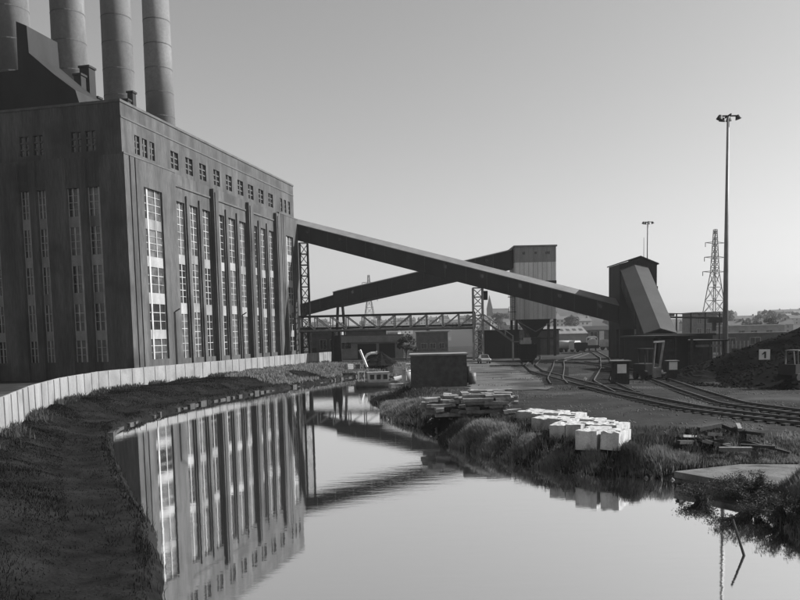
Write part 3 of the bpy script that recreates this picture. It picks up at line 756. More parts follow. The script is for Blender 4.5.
w1 = wagon('mineral_wagon', 'lone dark mineral wagon standing on the track before the bunker', 18.7, 117.2, -.12, 5.4, 2.5, 1.05, 2.95, 'dark_cladding')
MB().box(-.55, .55, -1.2, -1.1, 2.96, 3.9).box(-.9, .7, -.2, -.1, 2.6, 3.5).build('load_sheet', 'pale_steel', w1)
wagon('mineral_wagon', 'small dark open wagon to the left of the striped locomotive', 40.9, 180.0, -.2, 5.4, 2.7, .95, 2.1, 'dark_steel')
for i, (x, y) in enumerate(((50.6, 196.0), (53.2, 197.0), (55.8, 198.0))):
    wagon('hopper_wagon', ['pale sided wagon next to the striped locomotive', 'pale sided wagon in the middle of the row behind locomotive', 'pale sided wagon at tower end of the row behind locomotive'][i], x, y, 1.25, 2.5, 2.3, .95, 2.6, 'pale_steel', 'pale wagons behind the locomotive')
lo = thing('diesel_locomotive', 'small diesel shunting locomotive with black and white chevron front', 'locomotive', (45.4, 187.4, .18), -.2)
MB().box(-1.35, 1.35, 0, 8.4, .75, 1.15).build('frame', 'dark_steel', lo)
MB().prism([(-.95, 1.15), (.95, 1.15), (.95, 2.55), (.6, 2.85), (-.6, 2.85), (-.95, 2.55)], .25, 5.4).build('bonnet', 'mid_cladding', lo)
MB().prism([(-1.3, 1.15), (1.3, 1.15), (1.3, 3.1), (.7, 3.5), (-.7, 3.5), (-1.3, 3.1)], 5.4, 7.9).build('cab', 'mid_cladding', lo)
for sx in (-1, 1):
    MB().box(sx*.72-.4, sx*.72+.4, 5.36, 5.4, 2.5, 3.0).build('cab_window', 'dark_glass', lo)
    MB().cyl((sx*.9, 0, .95), (sx*.9, -.5, .95), .12, .22, 10).build('buffer', 'dark_steel', lo)
    MB().cyl((sx*.6, .2, 2.45), (sx*.6, .25, 2.45), .13, .13, 10).build('headlamp', 'white_paint', lo)
    for yy in (1.5, 4.0, 6.5): wheel(lo, sx*.75, yy, .55)
MB().box(-1.4, 1.4, -.05, 0, .65, 1.4).build('buffer_beam', 'dark_steel', lo)
for i in range(6):                                   # chevrons on the front
    z = .72+i*.34
    for sx in (-1, 1):
        MB().add([(sx*.02, .17, z+.34), (sx*.93, .17, z), (sx*.93, .17, z+.17), (sx*.02, .17, z+.51), (sx*.02, .24, z+.34), (sx*.93, .24, z), (sx*.93, .24, z+.17), (sx*.02, .24, z+.51)],
                 [(0,1,2,3),(7,6,5,4),(0,4,5,1),(1,5,6,2),(2,6,7,3),(3,7,4,0)]).build('chevron_stripe', 'white_paint', lo)
lr = thing('tanker_lorry', 'black and white tanker lorry parked in front of pale warehouse', 'lorry', (40.6, 192.5, 0), .7)
MB().prism([(-1.2, .6), (1.2, .6), (1.2, 2.4), (.95, 2.7), (-.95, 2.7), (-1.2, 2.4)], -2.9, -1.2).build('cab', 'white_paint', lr)
MB().box(-1.0, 1.0, -2.94, -2.9, 1.55, 2.3).build('windscreen', 'dark_glass', lr); MB().box(-1.2, 1.2, -3.0, -2.91, .45, .95).build('bumper', 'dark_steel', lr)
MB().cyl((0, -1.0, 1.75), (0, 3.4, 1.75), 1.0, 1.0, 18).build('tank', 'white_paint', lr, True); MB().box(-1.1, 1.1, -1.1, 3.4, .6, .85).build('chassis', 'dark_steel', lr)
for yy in (-2.1, 1.3, 2.6):
    for sx in (-1.05, 1.05): wheel(lr, sx, yy, .48, .28, m='rubber')

def car(label, x, y, rz, paint):
    t = thing('parked_car', label, 'car', (x, y, 0.04), rz)
    hull = [(-1.95, .35), (-1.98, .62), (-1.85, .78), (-.95, .86), (.95, .88), (1.85, .80), (1.98, .6), (1.95, .35)]
    b = MB(); n = len(hull)
    for w, s in ((.72, 0), (.80, 1), (.80, 2), (.72, 3)): pass
    rings = [(-.80, .93), (-.72, 1.0), (.72, 1.0), (.80, .93)]
    vs = []
    for xx, k in rings: vs += [(xx, a*(.985 if abs(xx) > .75 else 1), .35+(z-.35)*k) for a, z in hull]
    fs = [tuple(range(n)), tuple(range(4*n-1, 3*n-1, -1))]
    for r in range(3):
        for i in range(n): fs.append((r*n+i, (r+1)*n+i, (r+1)*n+(i+1) % n, r*n+(i+1) % n))
    MB().add(vs, fs).build('body', paint, t)
    gh = [(-1.0, .84), (-.42, 1.36), (.78, 1.38), (1.45, .84)]
    vs = [(-.70, a, z) for a, z in gh[:1]]+[(-.56, a, z) for a, z in gh[1:3]]+[(-.70, *gh[3])]+[(.70, *gh[0])]+[(.56, a, z) for a, z in gh[1:3]]+[(.70, *gh[3])]
    MB().add(vs, [(0,1,2,3),(7,6,5,4),(0,4,5,1),(1,5,6,2),(2,6,7,3),(3,7,4,0)]).build('glasshouse', 'dark_glass', t)
    MB().box(-.57, .57, -.42, .78, 1.37, 1.42).build('roof', paint, t)
    for sx in (-.6, .6):
        MB().beam((sx*1.17, -1.02, .84), (sx*.95, -.42, 1.38), .07).build('pillar', paint, t)
        MB().cyl((sx*.92, -1.99, .62), (sx*.92, -1.93, .62), .1, .1, 10).build('headlight', 'white_paint', t)
        for yy in (-1.2, 1.2): wheel(t, sx*1.2, yy, .3, .17, m='rubber')
    MB().box(-.82, .82, -2.05, -1.96, .38, .5).build('bumper', 'pale_steel', t)
    return t
car('small pale car parked by the foot of the pale lattice tower', 13.6, 128.2, .06, 'car_paint')

# ------------------------------------------------------------------ brick shed on the bank
sd = thing('brick_shed', 'squat dark brick shed with flat roof beside the canal', 'shed', (1.05, 73.5, 0), -.03)
MB().box(0, 5.15, 0, 4.2, -.4, 2.85).build('wall', 'shed_brick', sd)
MB().box(-.12, 5.27, -.12, 4.32, 2.85, 3.0).build('roof', 'pale_concrete', sd)
MB().box(5.15, 5.21, .8, 1.7, 0, 2.1).build('door', 'dark_timber', sd)
for i in range(14):                                   # courses standing a little proud
    MB().box(.02, 5.13, -.012, 0, .05+i*.2, .17+i*.2).build('brick_course', 'shed_brick', sd)
for i, (x, y, w, h, m, nm, lb) in enumerate(((6.9, 75.6, .7, 1.1, 'grey_steel', 'oil_drum', 'grey oil drum standing by the corner of brick shed'), (6.75, 78.4, .6, 1.6, 'dark_steel', 'oil_tank', 'dark upright tank behind the brick shed corner'))):
    t = thing(nm, lb, 'drum', (x, y, 0)); MB().cyl((0,0,0), (0,0,h), w/2, w/2, 16).build('barrel', m, t, True)
    for z in (h*.33, h*.66): MB().cyl((0,0,z), (0,0,z+.04), w/2+.02, w/2+.02, 16).build('hoop', m, t)

# ------------------------------------------------------------------ cabinets, notices, loader, lever
def cabinet(label, x, y, w, h, sx, sz, sw, rz=0):
    t = thing('lineside_cabinet', label, 'cabinet', (x, y, 0), rz)
    MB().box(-w/2, w/2, 0, .9, 0, h).build('body', 'dark_timber', t)
    MB().box(-w/2-.15, w/2+.15, -.15, 1.05, h, h+.1).build('top', 'grey_steel', t)
    k = max(2, round(w/.28))
    for i in range(k): MB().box(-w/2+w*i/k+.015, -w/2+w*(i+1)/k-.015, -.03, 0, .05, h-.05).build('plank', 'dark_timber', t)
    MB().box(sx-sw/2, sx+sw/2, -.07, -.035, sz, sz+sw).build('notice', 'sign_white', t)
    return t
cabinet('dark wooden cabinet with white square notice among the tracks', 19.7, 71.0, 1.45, 2.0, .05, .98, .8, -.05)
cabinet('narrow grey cabinet with white notice in front of black shed', 25.75, 75.2, .8, 1.75, 0, .98, .76, -.1)
ld = thing('yard_loader', 'small dark yard loader with pale leaning mast by narrow cabinet', 'loader', (24.5, 76.3, 0), .25)
MB().prism([(-.9, .45), (.9, .45), (.9, 1.35), (.3, 1.55), (-.9, 1.5)], .4, 2.6).build('body', 'dark_steel', ld)
for x in (-.55, .45):
    MB().box(x-.05, x+.05, 1.0, 1.1, 1.5, 2.9).box(x-.05, x+.05, 2.2, 2.3, 1.5, 2.9).build('cab_post', 'dark_steel', ld)
MB().box(-.7, .6, .9, 2.4, 2.9, 2.98).build('cab_roof', 'dark_steel', ld)
MB().beam((.35, .1, .5), (.75, -.1, 3.6), .16, .2).build('mast', 'pale_steel', ld); MB().beam((-.35, .1, .5), (-.15, -.1, 3.6), .12, .16).build('mast', 'grey_steel', ld)
MB().beam((-.35, -.1, 3.6), (.8, -.1, 3.65), .16).build('mast_head', 'pale_steel', ld)
MB().box(-.35, .35, -.35, .1, .25, 1.2).build('load_plate', 'pale_steel', ld)
for sx in (-1, 1):
    for yy, r in ((.7, .5), (2.2, .38)): wheel(ld, sx*.85, yy, r, .25, m='rubber')
lv = thing('points_lever', 'small points lever with white weight beside the curved track', 'lever', (15.2, 66.0, 0))
MB().box(-.35, .35, -.15, .15, 0, .18).build('base', 'dark_steel', lv); MB().beam((0, 0, .1), (.15, 0, .85), .06).build('handle', 'grey_steel', lv); MB().cyl((.1, 0, .8), (.22, 0, .95), .11, .11, 10).build('weight', 'sign_white', lv)

# ------------------------------------------------------------------ coal heap with its sign and a parked digger cab
def heap(name, label, cat, cx, cy, rx, ry, h, m, seed, n=60, rough=.35, flat=.0):
    vs = []; fs = []; rings = 26
    for i in range(rings+1):
        f = i/rings
        for j in range(n):
            a = 2*PI*j/n; k = 1+.10*math.sin(3*a+seed)+.07*math.sin(7*a+seed*2)
            x, y = cx+rx*f*k*math.cos(a), cy+ry*f*k*math.sin(a)
            z = h*max(0, (1-max(0, f-flat)/(1-flat)))**1.05 + rough*float(wob(np.array(x), np.array(y), 1.7, seed))*f*(1-f)*2
            z += random.uniform(-.05, .05)*min(1, (1-f)*5)
            vs.append((x, y, z-.12))
    for i in range(rings):
        for j in range(n): fs.append((i*n+j, (i+1)*n+j, (i+1)*n+(j+1) % n, i*n+(j+1) % n))
    return tag(MB().add(vs, fs).build(name, m), label, cat)
heap('coal_heap', 'large dark heap of loose coal rising at the yard edge', 'coal heap', 46, 71, 21, 16.5, 8.3, 'coal', 1.0, 100)
heap('coal_heap', 'low spread of coal at the foot of the large heap', 'coal heap', 30.5, 77.5, 6, 7, 1.9, 'coal', 2.4, 60)
sg = thing('yard_sign', 'white square sign with black figure standing on the coal heap', 'sign', (29.95, 65.6, 0), -.05)
MB().box(-.05, .05, .03, .12, 0, 2.2).build('post', 'dark_timber', sg); MB().box(-.44, .44, -.02, .03, 2.12, 2.96).build('board', 'sign_white', sg)
MB().box(-.03, .11, -.045, -.022, 2.24, 2.78).add([(-.03,-.045,2.78),(-.2,-.045,2.6),(-.2,-.045,2.5),(-.03,-.045,2.62),(-.03,-.022,2.78),(-.2,-.022,2.6),(-.2,-.022,2.5),(-.03,-.022,2.62)], [(0,1,2,3),(7,6,5,4),(0,4,5,1),(1,5,6,2),(2,6,7,3),(3,7,4,0)]).build('numeral', 'sign_black', sg)
dg = thing('digger', 'dark digger with pale cab frame behind the yard sign', 'digger', (30.6, 61.6, 0.6), .4)
MB().prism([(-1.0, .5), (1.3, .5), (1.3, 1.2), (-1.0, 1.3)], -.8, .8).build('body', 'dark_steel', dg)
cb = MB()
for x in (-.5, .5):
    for y in (-.6, .6): cb.beam((x, y, 1.2), (x*.75-.1, y*.9, 2.3), .08)
cb.box(-.55, .35, -.6, .6, 2.3, 2.38); cb.build('cab_frame', 'grey_steel', dg)
for sy in (-.9, .9): MB().prism([(-1.1, .1), (1.2, .1), (1.35, .35), (1.2, .6), (-1.1, .6), (-1.25, .35)], sy-.2, sy+.2).build('track_unit', 'rubber', dg)
MB().beam((1.2, 0, 1.0), (2.6, 0, .5), .18).build('arm', 'dark_steel', dg)

# ------------------------------------------------------------------ white blocks
def block(label, x, y, w, l, h, rz, tilt=0):
    t = thing('concrete_block', label, 'block', (x, y, min(hz(x, y), -.42)-.1), rz, 'pale blocks stacked on the bank')
    t.rotation_euler = (tilt, random.uniform(-.05, .05), rz)
    def j(): return random.uniform(-.03, .03)
    h2 = h+.12
    n = 5; vs = []; fs = []                          # chipped top: a small uneven grid
    for a in range(n+1):
        for b in range(n+1):
            vs.append((-w/2+w*a/n+(j() if 0 < a < n else j()*.4), -l/2+l*b/n+(j() if 0 < b < n else j()*.4), h2+j()*.6-(random.random() < .1)*random.uniform(.02, .07)))
    for a in range(n):
        for b in range(n): fs.append((a*(n+1)+b, (a+1)*(n+1)+b, (a+1)*(n+1)+b+1, a*(n+1)+b+1))
    bn = [(a*(n+1)) for a in range(n+1)]+[n*(n+1)+b for b in range(1, n+1)]+[a*(n+1)+n for a in range(n-1, -1, -1)]+[b for b in range(n-1, 0, -1)]
    k = len(vs)
    for i in bn: vs.append((vs[i][0]*1.0, vs[i][1]*1.0, 0))
    m_ = len(bn)
    for i in range(m_): fs.append((bn[i], bn[(i+1) % m_], k+(i+1) % m_, k+i))
    fs.append(tuple(range(k, k+m_)))
    MB().add(vs, fs).build('block_body', 'block_white', t)
    k = 1
    for i in range(k):                              # loose flakes on top
        a, b = random.uniform(-w*.3, w*.3), random.uniform(-l*.35, l*.35); s = random.uniform(.12, .28)
        MB().prism([(a-s, b-s*.6), (a+s*.8, b-s*.8), (a+s, b+s*.5), (a-s*.5, b+s*.7)], h2-.1, h2+random.uniform(.02, .05), 'z').build('flake', 'block_white', t)
def _b(fx, fy, l, h, rz, back, lab): 
    c, sn = math.cos(rz), math.sin(rz); d = 1.0+back
    return (fx+c*d, fy+sn*d, 2.0, l, h, rz, lab)
ORD = ['near end of {} row, end face turned to the coal yard', 'second from the near end of {} row', 'third from the near end of {} row', 'fourth from the near end of {} row', 'fifth from the near end of {} row',
       'sixth from the near end of {} row', 'seventh from the near end of {} row', 'eighth from the near end of {} row']
def _row(spots, back, which):
    out = []
    for fx, fy, l, k in spots:                       # k blocks side by side fill a width l
        for q in range(k):
            o_ = (q-(k-1)/2)*l/k; rz = 1.0+random.uniform(-.03, .03); dd = random.uniform(-.16, .16)
            out.append(_b(fx-math.sin(1.0)*o_+.54*dd, fy+math.cos(1.0)*o_+.84*dd, l/k-.03, .73+random.uniform(-.05, .07), rz, back, ORD[len(out)].format(which)))
    return out
BK = _row([(9.2, 35.1, .85, 1), (8.3, 35.7, 1.05, 1), (7.9, 38.0, 1.6, 2), (7.5, 40.9, 1.8, 2), (7.25, 44.1, 1.85, 2)], 0, 'front') + _row([(8.35, 36.0, 1.6, 2), (7.9, 38.3, 1.6, 2), (7.5, 41.0, 1.7, 2)], 2.03, 'back')
for x, y, w, l, h, rz, s in BK: block('pale concrete block, '+s, x, y, w, l, h, rz, random.uniform(-.04, .04))

# ------------------------------------------------------------------ stack of weathered slabs
def slab_mesh(k):
    L, Wd, T = [(1.5, .55, .19), (1.1, .6, .2), (1.8, .5, .18), (.8, .55, .2)][k]
    def j(): return random.uniform(-.035, .035)
    vs = [(sx*L/2+j(), sy*Wd/2+j(), sz*T+j()*.4) for sz in (0, 1) for sx, sy in ((-1,-1),(1,-1),(1,1),(-1,1))]
    me = bpy.data.meshes.new('weathered_timber'); me.from_pydata(vs, [], [(0,3,2,1),(4,5,6,7),(0,1,5,4),(1,2,6,5),(2,3,7,6),(3,0,4,7)]); me.materials.append(M['stack_timber']); return me
SM = [slab_mesh(i % 4) for i in range(8)]
for cx, cy, lay, wx, wy, lab in ((3.3, 50.0, 6, 1.7, 1.3, 'left hand heap beside the reeds'), (5.5, 48.8, 7, 1.4, 1.2, 'right hand heap beside the pale blocks'), (4.8, 52.4, 7, 2.2, 1.2, 'back of the stack towards the shed')):
    for k in range(lay):
        sh_ = 1-.18*k/lay
        for i in range(7):
            x = cx+random.uniform(-wx, wx)*sh_; y = cy+random.uniform(-wy, wy)*sh_
            o = bpy.data.objects.new('weathered_timber', random.choice(SM)); col.objects.link(o)
            o.location = (x, y, max(-.3, hz(cx, cy))+.185*k+random.uniform(0, .03)); o.rotation_euler = (random.uniform(-.05, .05), random.uniform(-.05, .05), random.uniform(-.1, .1)+(1.5 if random.random() < .15 else 0))
            tag(o, 'weathered timber baulk lying in the '+lab, 'timber', 'weathered baulks stacked on the bank, '+lab)
# scattered scrap timber near the landing
for i in range(16):
    x, y = random.uniform(12.6, 16.8), random.uniform(33.6, 37.5); L = random.uniform(.7, 2.2)
    o = MB().box(-L/2, L/2, -.09, .09, 0, random.uniform(.08, .2)).build('scrap_timber', 'dark_timber' if i % 4 else 'stack_timber')
    o.location = (x, y, max(hz(x, y), -.6)+random.uniform(.02, .25)); o.rotation_euler = (random.uniform(-.15, .15), random.uniform(-.3, .3), random.uniform(0, PI))
    tag(o, 'scrap timber lying in the heap behind the concrete landing', 'timber', 'scrap timbers behind the landing')
# concrete landing slab at the water
lands = MB().prism([(10.95, 31.75), (14.2, 33.1), (17.5, 32.6), (17.5, 28.6), (12.6, 28.6)], -1.2, -.95, 'z').build('landing_stage', 'slab_concrete'); tag(lands, 'flat grey concrete landing slab at the water edge', 'landing')
tag(MB().cyl((9.5, 21.2, -2.3), (9.15, 21.8, -.55), .045, .03, 8).build('stake', 'dark_timber'), 'thin dark stake standing in the water below the bush', 'stake')

# ------------------------------------------------------------------ boat and odds and ends at the canal head
bt = thing('moored_boat', 'small moored boat with dark hull and pale windowed cabin', 'boat', (-1.9, 98.6, WATER_Z), 1.45)
def hullring(x, w, z0, z1): return [(x, -w*.55, z0), (x, w*.55, z0), (x, w, z1), (x, -w, z1)]
vs = []; xs = [(-2.6, .85, -.2, .65), (-1.2, 1.0, -.25, .55), (.6, 1.0, -.25, .55), (1.8, .75, -.2, .65), (2.7, .08, .0, .85)]
for r in xs: vs += hullring(*r)
fs = [(0,1,2,3), tuple(range(19, 15, -1))]
for i in range(4):
    for j in range(4): fs.append((i*4+j, i*4+4+j, i*4+4+(j+1) % 4, i*4+(j+1) % 4))
MB().add(vs, fs).build('hull', 'dark_timber', bt)
bt.rotation_euler = (0, 0, .1); bt.scale = (1.15, 1.15, 1.15); bt.location = (-2.4, 98.6, WATER_Z)
MB().prism([(-.7, .55), (.7, .55), (.6, 1.55), (-.6, 1.55)], -1.3, .9, 'x').build('cabin', 'pale_steel', bt)
MB().box(-1.4, 1.0, -.7, .7, 1.55, 1.62).build('cabin_roof', 'pale_steel', bt)
for i in range(3):
    for sy in (-1, 1): MB().box(-1.1+i*.7, -.65+i*.7, sy*.62, sy*.70, .85, 1.35).build('cabin_window', 'dark_glass', bt)
for x in (-2.3, -1.7): MB().box(x-.03, x+.03, -.7, -.64, .55, 1.7).build('rail_post', 'white_paint', bt)
MB().box(-2.35, -1.65, -.7, -.64, 1.66, 1.72).build('rail', 'white_paint', bt)
MB().cyl((1.6, 0, .7), (2.4, 0, 1.0), .35, .2, 10).build('bow_cover', 'white_paint', bt)
t = thing('water_butt', 'pale round tank on the bank behind the moored boat', 'tank', (.9, 95.5, -.9)); MB().cyl((0,0,0), (0,0,1.6), .6, .6, 18).build('barrel', 'pale_steel', t, True); MB().cyl((0,0,1.6), (0,0,1.66), .63, .63, 18).build('lid', 'grey_steel', t)
t = thing('handrail', 'pale tubular handrail frame on bank beside brick shed', 'handrail', (1.7, 92, -.4))
for x in (-.9, 0, .9): MB().cyl((x, 0, 0), (x, 0, 1.9), .05, .05, 8).build('post', 'white_paint', t)
for z in (1.0, 1.88): MB().cyl((-.9, 0, z), (.9, 0, z), .045, .045, 8).build('rail', 'white_paint', t)
dn = thing('dinghy', 'small open dinghy drawn up on the bank by the boat', 'boat', (.2, 92.0, -1.25), .5)
vs = []
for x, w, z0, z1 in ((-1.5, .5, .05, .55), (-.5, .7, 0, .5), (.6, .6, .02, .52), (1.6, .05, .3, .75)): vs += [(x, -w*.5, z0), (x, w*.5, z0), (x, w, z1), (x, -w, z1)]
fs = [(0,1,2,3)]
for k in range(3):
    for q in (0, 1, 3): fs.append((k*4+q, k*4+4+q, k*4+4+(q+1) % 4, k*4+(q+1) % 4))
MB().add(vs, fs).build('hull', 'grey_steel', dn); MB().box(-.9, -.6, -.6, .6, .38, .43).build('seat', 'stack_timber', dn); MB().box(.3, .6, -.55, .55, .38, .43).build('seat', 'stack_timber', dn)
for k, (x, y, z, w) in enumerate(((-7.6, 122.5, -.2, .9), (-6.4, 124.2, -.2, .7), (-1.4, 112, -.4, .8), (-.2, 110.5, -.4, 1.0), (1.0, 108, -.4, .7))):
    c_ = thing('crate', ['pale crate on the far bank below leaning post', 'smaller dark crate beside the pale one below leaning post', 'dark crate at the canal head behind the boat', 'larger pale crate at the canal head behind the boat', 'dark crate nearest the round tank'][k], 'crate', (x, y, z), random.uniform(-.5, .5))
    m_ = 'pale_steel' if k in (0, 3) else 'dark_timber'
    MB().box(-w/2, w/2, -w/2, w/2, 0, w*.05).build('base', m_, c_)
    for sx in (-1, 1):
        for q in range(3):
            zz = w*(.08+q*.3); MB().box(-w/2, w/2, sx*w/2-.03, sx*w/2, zz, zz+w*.24).build('slat', m_, c_); MB().box(sx*w/2-.03, sx*w/2, -w/2+.04, w/2-.04, zz, zz+w*.24).build('slat', m_, c_)
tag(MB().beam((-6.3, 130, 2.6), (-5.2, 129.6, -.2), .3, .3).build('leaning_post', 'white_paint'), 'white post leaning beside the curved outlet pipe', 'post')
t = thing('outlet_pipe', 'pale curved outlet pipe rising from the ground by leaning post', 'pipe', (-4.6, 131, 0))
a = [(-1.0, 0, .2), (-.95, 0, 1.2), (-.6, 0, 1.75), (0, 0, 2.0), (.9, 0, 2.05)]
MB().tube(a, .2, 12).build('bend', 'white_paint', t); MB().cyl((.9, 0, 2.05), (1.05, 0, 2.05), .3, .3, 12).build('flange', 'pale_steel', t)
heap('soil_heap', 'small heap of soil behind the outlet pipe', 'soil heap', -3.0, 136, 3.2, 3.0, 2.3, 'soil', 3.3, 36, .3)

# ------------------------------------------------------------------ buildings behind
def building(label, x0, x1, y0, dep, h, m_wall, m_roof, wins=(), doors=(), pitched=0, name='works_building', rooflights=0, fascia=None):
    t = thing(name, label, 'building', ((x0+x1)/2, y0, 0)); w = (x1-x0)/2
    MB().box(-w, w, 0, dep, 0, h).build('wall', m_wall, t)
    if pitched:
        r = MB().add([(-w-.3, -.3, h), (w+.3, -.3, h), (w+.3, dep/2, h+pitched), (-w-.3, dep/2, h+pitched), (-w-.3, dep+.3, h), (w+.3, dep+.3, h)], [(0,1,2,3),(3,2,5,4),(0,3,4),(1,5,2),(0,4,5,1)]).build('roof', m_roof, t)
        for i in range(rooflights):
            xx = -w+2*w*(i+.5)/rooflights; zc = h+pitched*.35; yc = dep/2*.35
            MB().add([(xx-.5, yc, zc+.1), (xx+.5, yc, zc+.1), (xx+.5, yc+dep*.14, zc+pitched*.28+.1), (xx-.5, yc+dep*.14, zc+pitched*.28+.1)], [(0,1,2,3)]).build('rooflight', 'dark_glass', r)
    else: MB().box(-w-.2, w+.2, -.2, dep+.2, h, h+.25).build('roof', m_roof, t)
    if fascia: MB().box(-w-.05, w+.05, -.35, -.21, fascia[0], fascia[1]).build('fascia', 'pale_render', t)
    for a, b, z0, z1 in wins:
        f = MB().box(a-.08, b+.08, -.08, 0, z0-.08, z1+.08).build('window', 'window_frame', t)
        MB().box(a, (a+b)/2-.04, -.1, -.081, z0, z1).build('pane', 'dark_glass', f); MB().box((a+b)/2+.04, b, -.1, -.081, z0, z1).build('pane', 'dark_glass', f)
    for a, b, z1, m in doors: MB().box(a, b, -.09, 0, 0, z1).build('door', m, t)
    return t
building('small brick office beyond the end of the pale fence', -19.4, -13.8, 176, 8, 5.7, 'mid_brick', 'grey_concrete', [(-.6, .7, 2.2, 4.2), (1.6, 2.4, 2.4, 4.2)], [(-2.4, -1.4, 2.5, 'sign_black')])
building('long low works building with pale band above dark openings', -13.4, 1.0, 172, 10, 4.9, 'pale_render', 'grey_concrete', [(-6.6, -4.0, 2.2, 3.9)], [(-2.6, 1.4, 3.2, 'sign_black'), (2.0, 5.4, 3.2, 'sign_black')], fascia=(3.5, 4.88))
building('plain brick block rising behind the long low works building', -12.6, -2.8, 188, 8, 6.3, 'mid_brick', 'grey_concrete')
building('flat brick block standing alone behind the truss bridge', 5.2, 14.2, 231, 9, 5.5, 'mid_brick', 'grey_concrete', [(-3.2, -1.6, 1.0, 2.4), (-.6, .9, 1.0, 2.4), (2.0, 3.4, 1.0, 2.4)])
building('dark open fronted shed behind the steel staircase', 15.9, 23.0, 153, 8, 5.2, 'dark_cladding', 'dark_steel', [], [(-2.8, .2, 3.4, 'sign_black'), (.8, 2.8, 3.0, 'sign_black')])
building('long pale warehouse with row of rooflights beyond the lorry', 40, 55.4, 236, 16, 4.3, 'pale_render', 'roof_sheet', [], [(1.0, 2.2, 2.6, 'grey_steel')], 2.2, 'warehouse', 8)
building('long grey warehouse with white door behind the locomotive', 55.9, 74, 240, 14, 5.2, 'grey_concrete', 'dark_cladding', [(-7.6, -5.6, 3.4, 4.6), (-1.5, 1.2, 3.4, 4.6), (3.2, 5.5, 3.4, 4.6)], [(-4.9, -3.5, 4.9, 'white_paint')], 1.3, 'warehouse')
building('low dark wall-like building at the right beyond the mast', 62, 96, 162, 6, 3.6, 'mid_brick', 'grey_concrete', [(-13, -11, 1.5, 2.8), (-8, -6, 1.5, 2.8), (-2, 0, 1.5, 2.8)])
building('pale flat factory far beyond the coal heap', 108, 126, 262, 12, 5.6, 'pale_render', 'pale_cladding', [(-6, -4, 2, 4), (-2, 0, 2, 4), (3, 5, 2, 4)])
building('pale tall works block behind the pylon foot', 112, 121, 305, 12, 11.0, 'grey_concrete', 'grey_concrete', [(-3, -1.5, 7, 9), (.5, 2, 7, 9), (-3, -1.5, 3, 5), (.5, 2, 3, 5)])
pf = thing('paling_fence', 'pale paling fence beside the light mast foot', 'fence', (40.5, 112, 0))
for i in range(16): MB().box(i*.55, i*.55+.16, 0, .06, 0, 3.0).build('pale', 'pale_steel', pf)
MB().box(-.2, 8.6, .061, .12, 1.0, 1.12).build('rail', 'grey_steel', pf); MB().box(-.2, 8.6, .061, .12, 2.4, 2.52).build('rail', 'grey_steel', pf)

# church on the hill
cz = hz(112, 900)-.5
cu = thing('church', 'hazy distant church with tall pointed spire on the hill', 'church', (112, 900, cz))
MB().box(-6, 13, 0, 10, 0, 8).build('nave', 'grey_concrete', cu); MB().prism([(0-.6, 8), (10.6, 8), (5, 13.5)], -6, 13, 'x').build('roof', 'house_roof', cu)
MB().box(-12, -6, 2, 8, 0, 13).build('tower', 'grey_concrete', cu)
MB().add([(-12.2, 1.8, 13), (-5.8, 1.8, 13), (-5.8, 8.2, 13), (-12.2, 8.2, 13), (-9, 5, 29)], [(0,1,4),(1,2,4),(2,3,4),(3,0,4),(0,3,2,1)]).build('spire', 'house_roof', cu)
for i in range(4): MB().box(-3+i*4, -1.6+i*4, -.1, 0, 3, 6.4).build('window', 'dark_glass', cu)

# houses on the hill: one built with its parts, then copies
def make_house(L, Wd, h, rf, wallm):
    t = thing('hillside_house', '', 'house', (0, 0, 0), 0, 'houses on the hazy hillside')
    MB().box(-L/2, L/2, -Wd/2, Wd/2, -3, h).build('wall', wallm, t)
    r = MB().prism([(-Wd/2-.3, h), (Wd/2+.3, h), (0, h+rf)], -L/2-.2, L/2+.2, 'x').build('roof', 'house_roof', t)
    MB().box(L*.3, L*.3+.9, -.5, .5, h+rf*.5, h+rf+1.1).build('chimney_stack', 'mid_brick', r)
    for i in range(max(2, int(L/3.5))):
        x = -L/2+1.6+i*3.4
        if x > L/2-1: break
        for z in (1.0, 3.7):
            if z+1.3 < h: MB().box(x, x+1.1, -Wd/2-.05, -Wd/2, z, z+1.3).build('window', 'dark_glass', t)
    note_kids(t); return t
hp = [make_house(9, 7, 5.4, 2.8, 'house_wall'), make_house(22, 7, 5.6, 2.6, 'house_wall'), make_house(13, 8, 6.2, 2.4, 'pale_render')]
def area(az, y):
    a = 'beyond the truss bridge' if az < .065 else 'around the distant church' if az < .145 else 'beyond the coal bunker' if az < .32 else 'beyond the coal heap'
    return 'on the hazy '+('lower' if y < 800 else 'upper')+' hillside '+a
usedp = [False]*3; placed = []; tries = 0
while len(placed) < 88 and tries < 3000:
    tries += 1
    az = random.choice([random.uniform(.065, .30), random.uniform(.34, .55), random.uniform(-.1, .07)]); y = random.uniform(430, 1230); x = az*y
    if abs(x-112) < 26 and abs(y-900) < 60: continue
    if any((x-a)**2+(y-b)**2 < 24**2 for a, b in placed): continue
    placed.append((x, y)); k = random.choice((0, 0, 1, 1, 2))
    o = hp[k] if not usedp[k] else copy_tree(hp[k]); usedp[k] = True
    o.location = (x, y, hz(x, y)); o.rotation_euler = (0, 0, random.uniform(-.35, .35))
    o['label'] = ['small pitched roof house', 'terraced row of houses', 'pale broad house'][k]+' '+area(az, y); o['group'] = 'houses '+area(az, y)

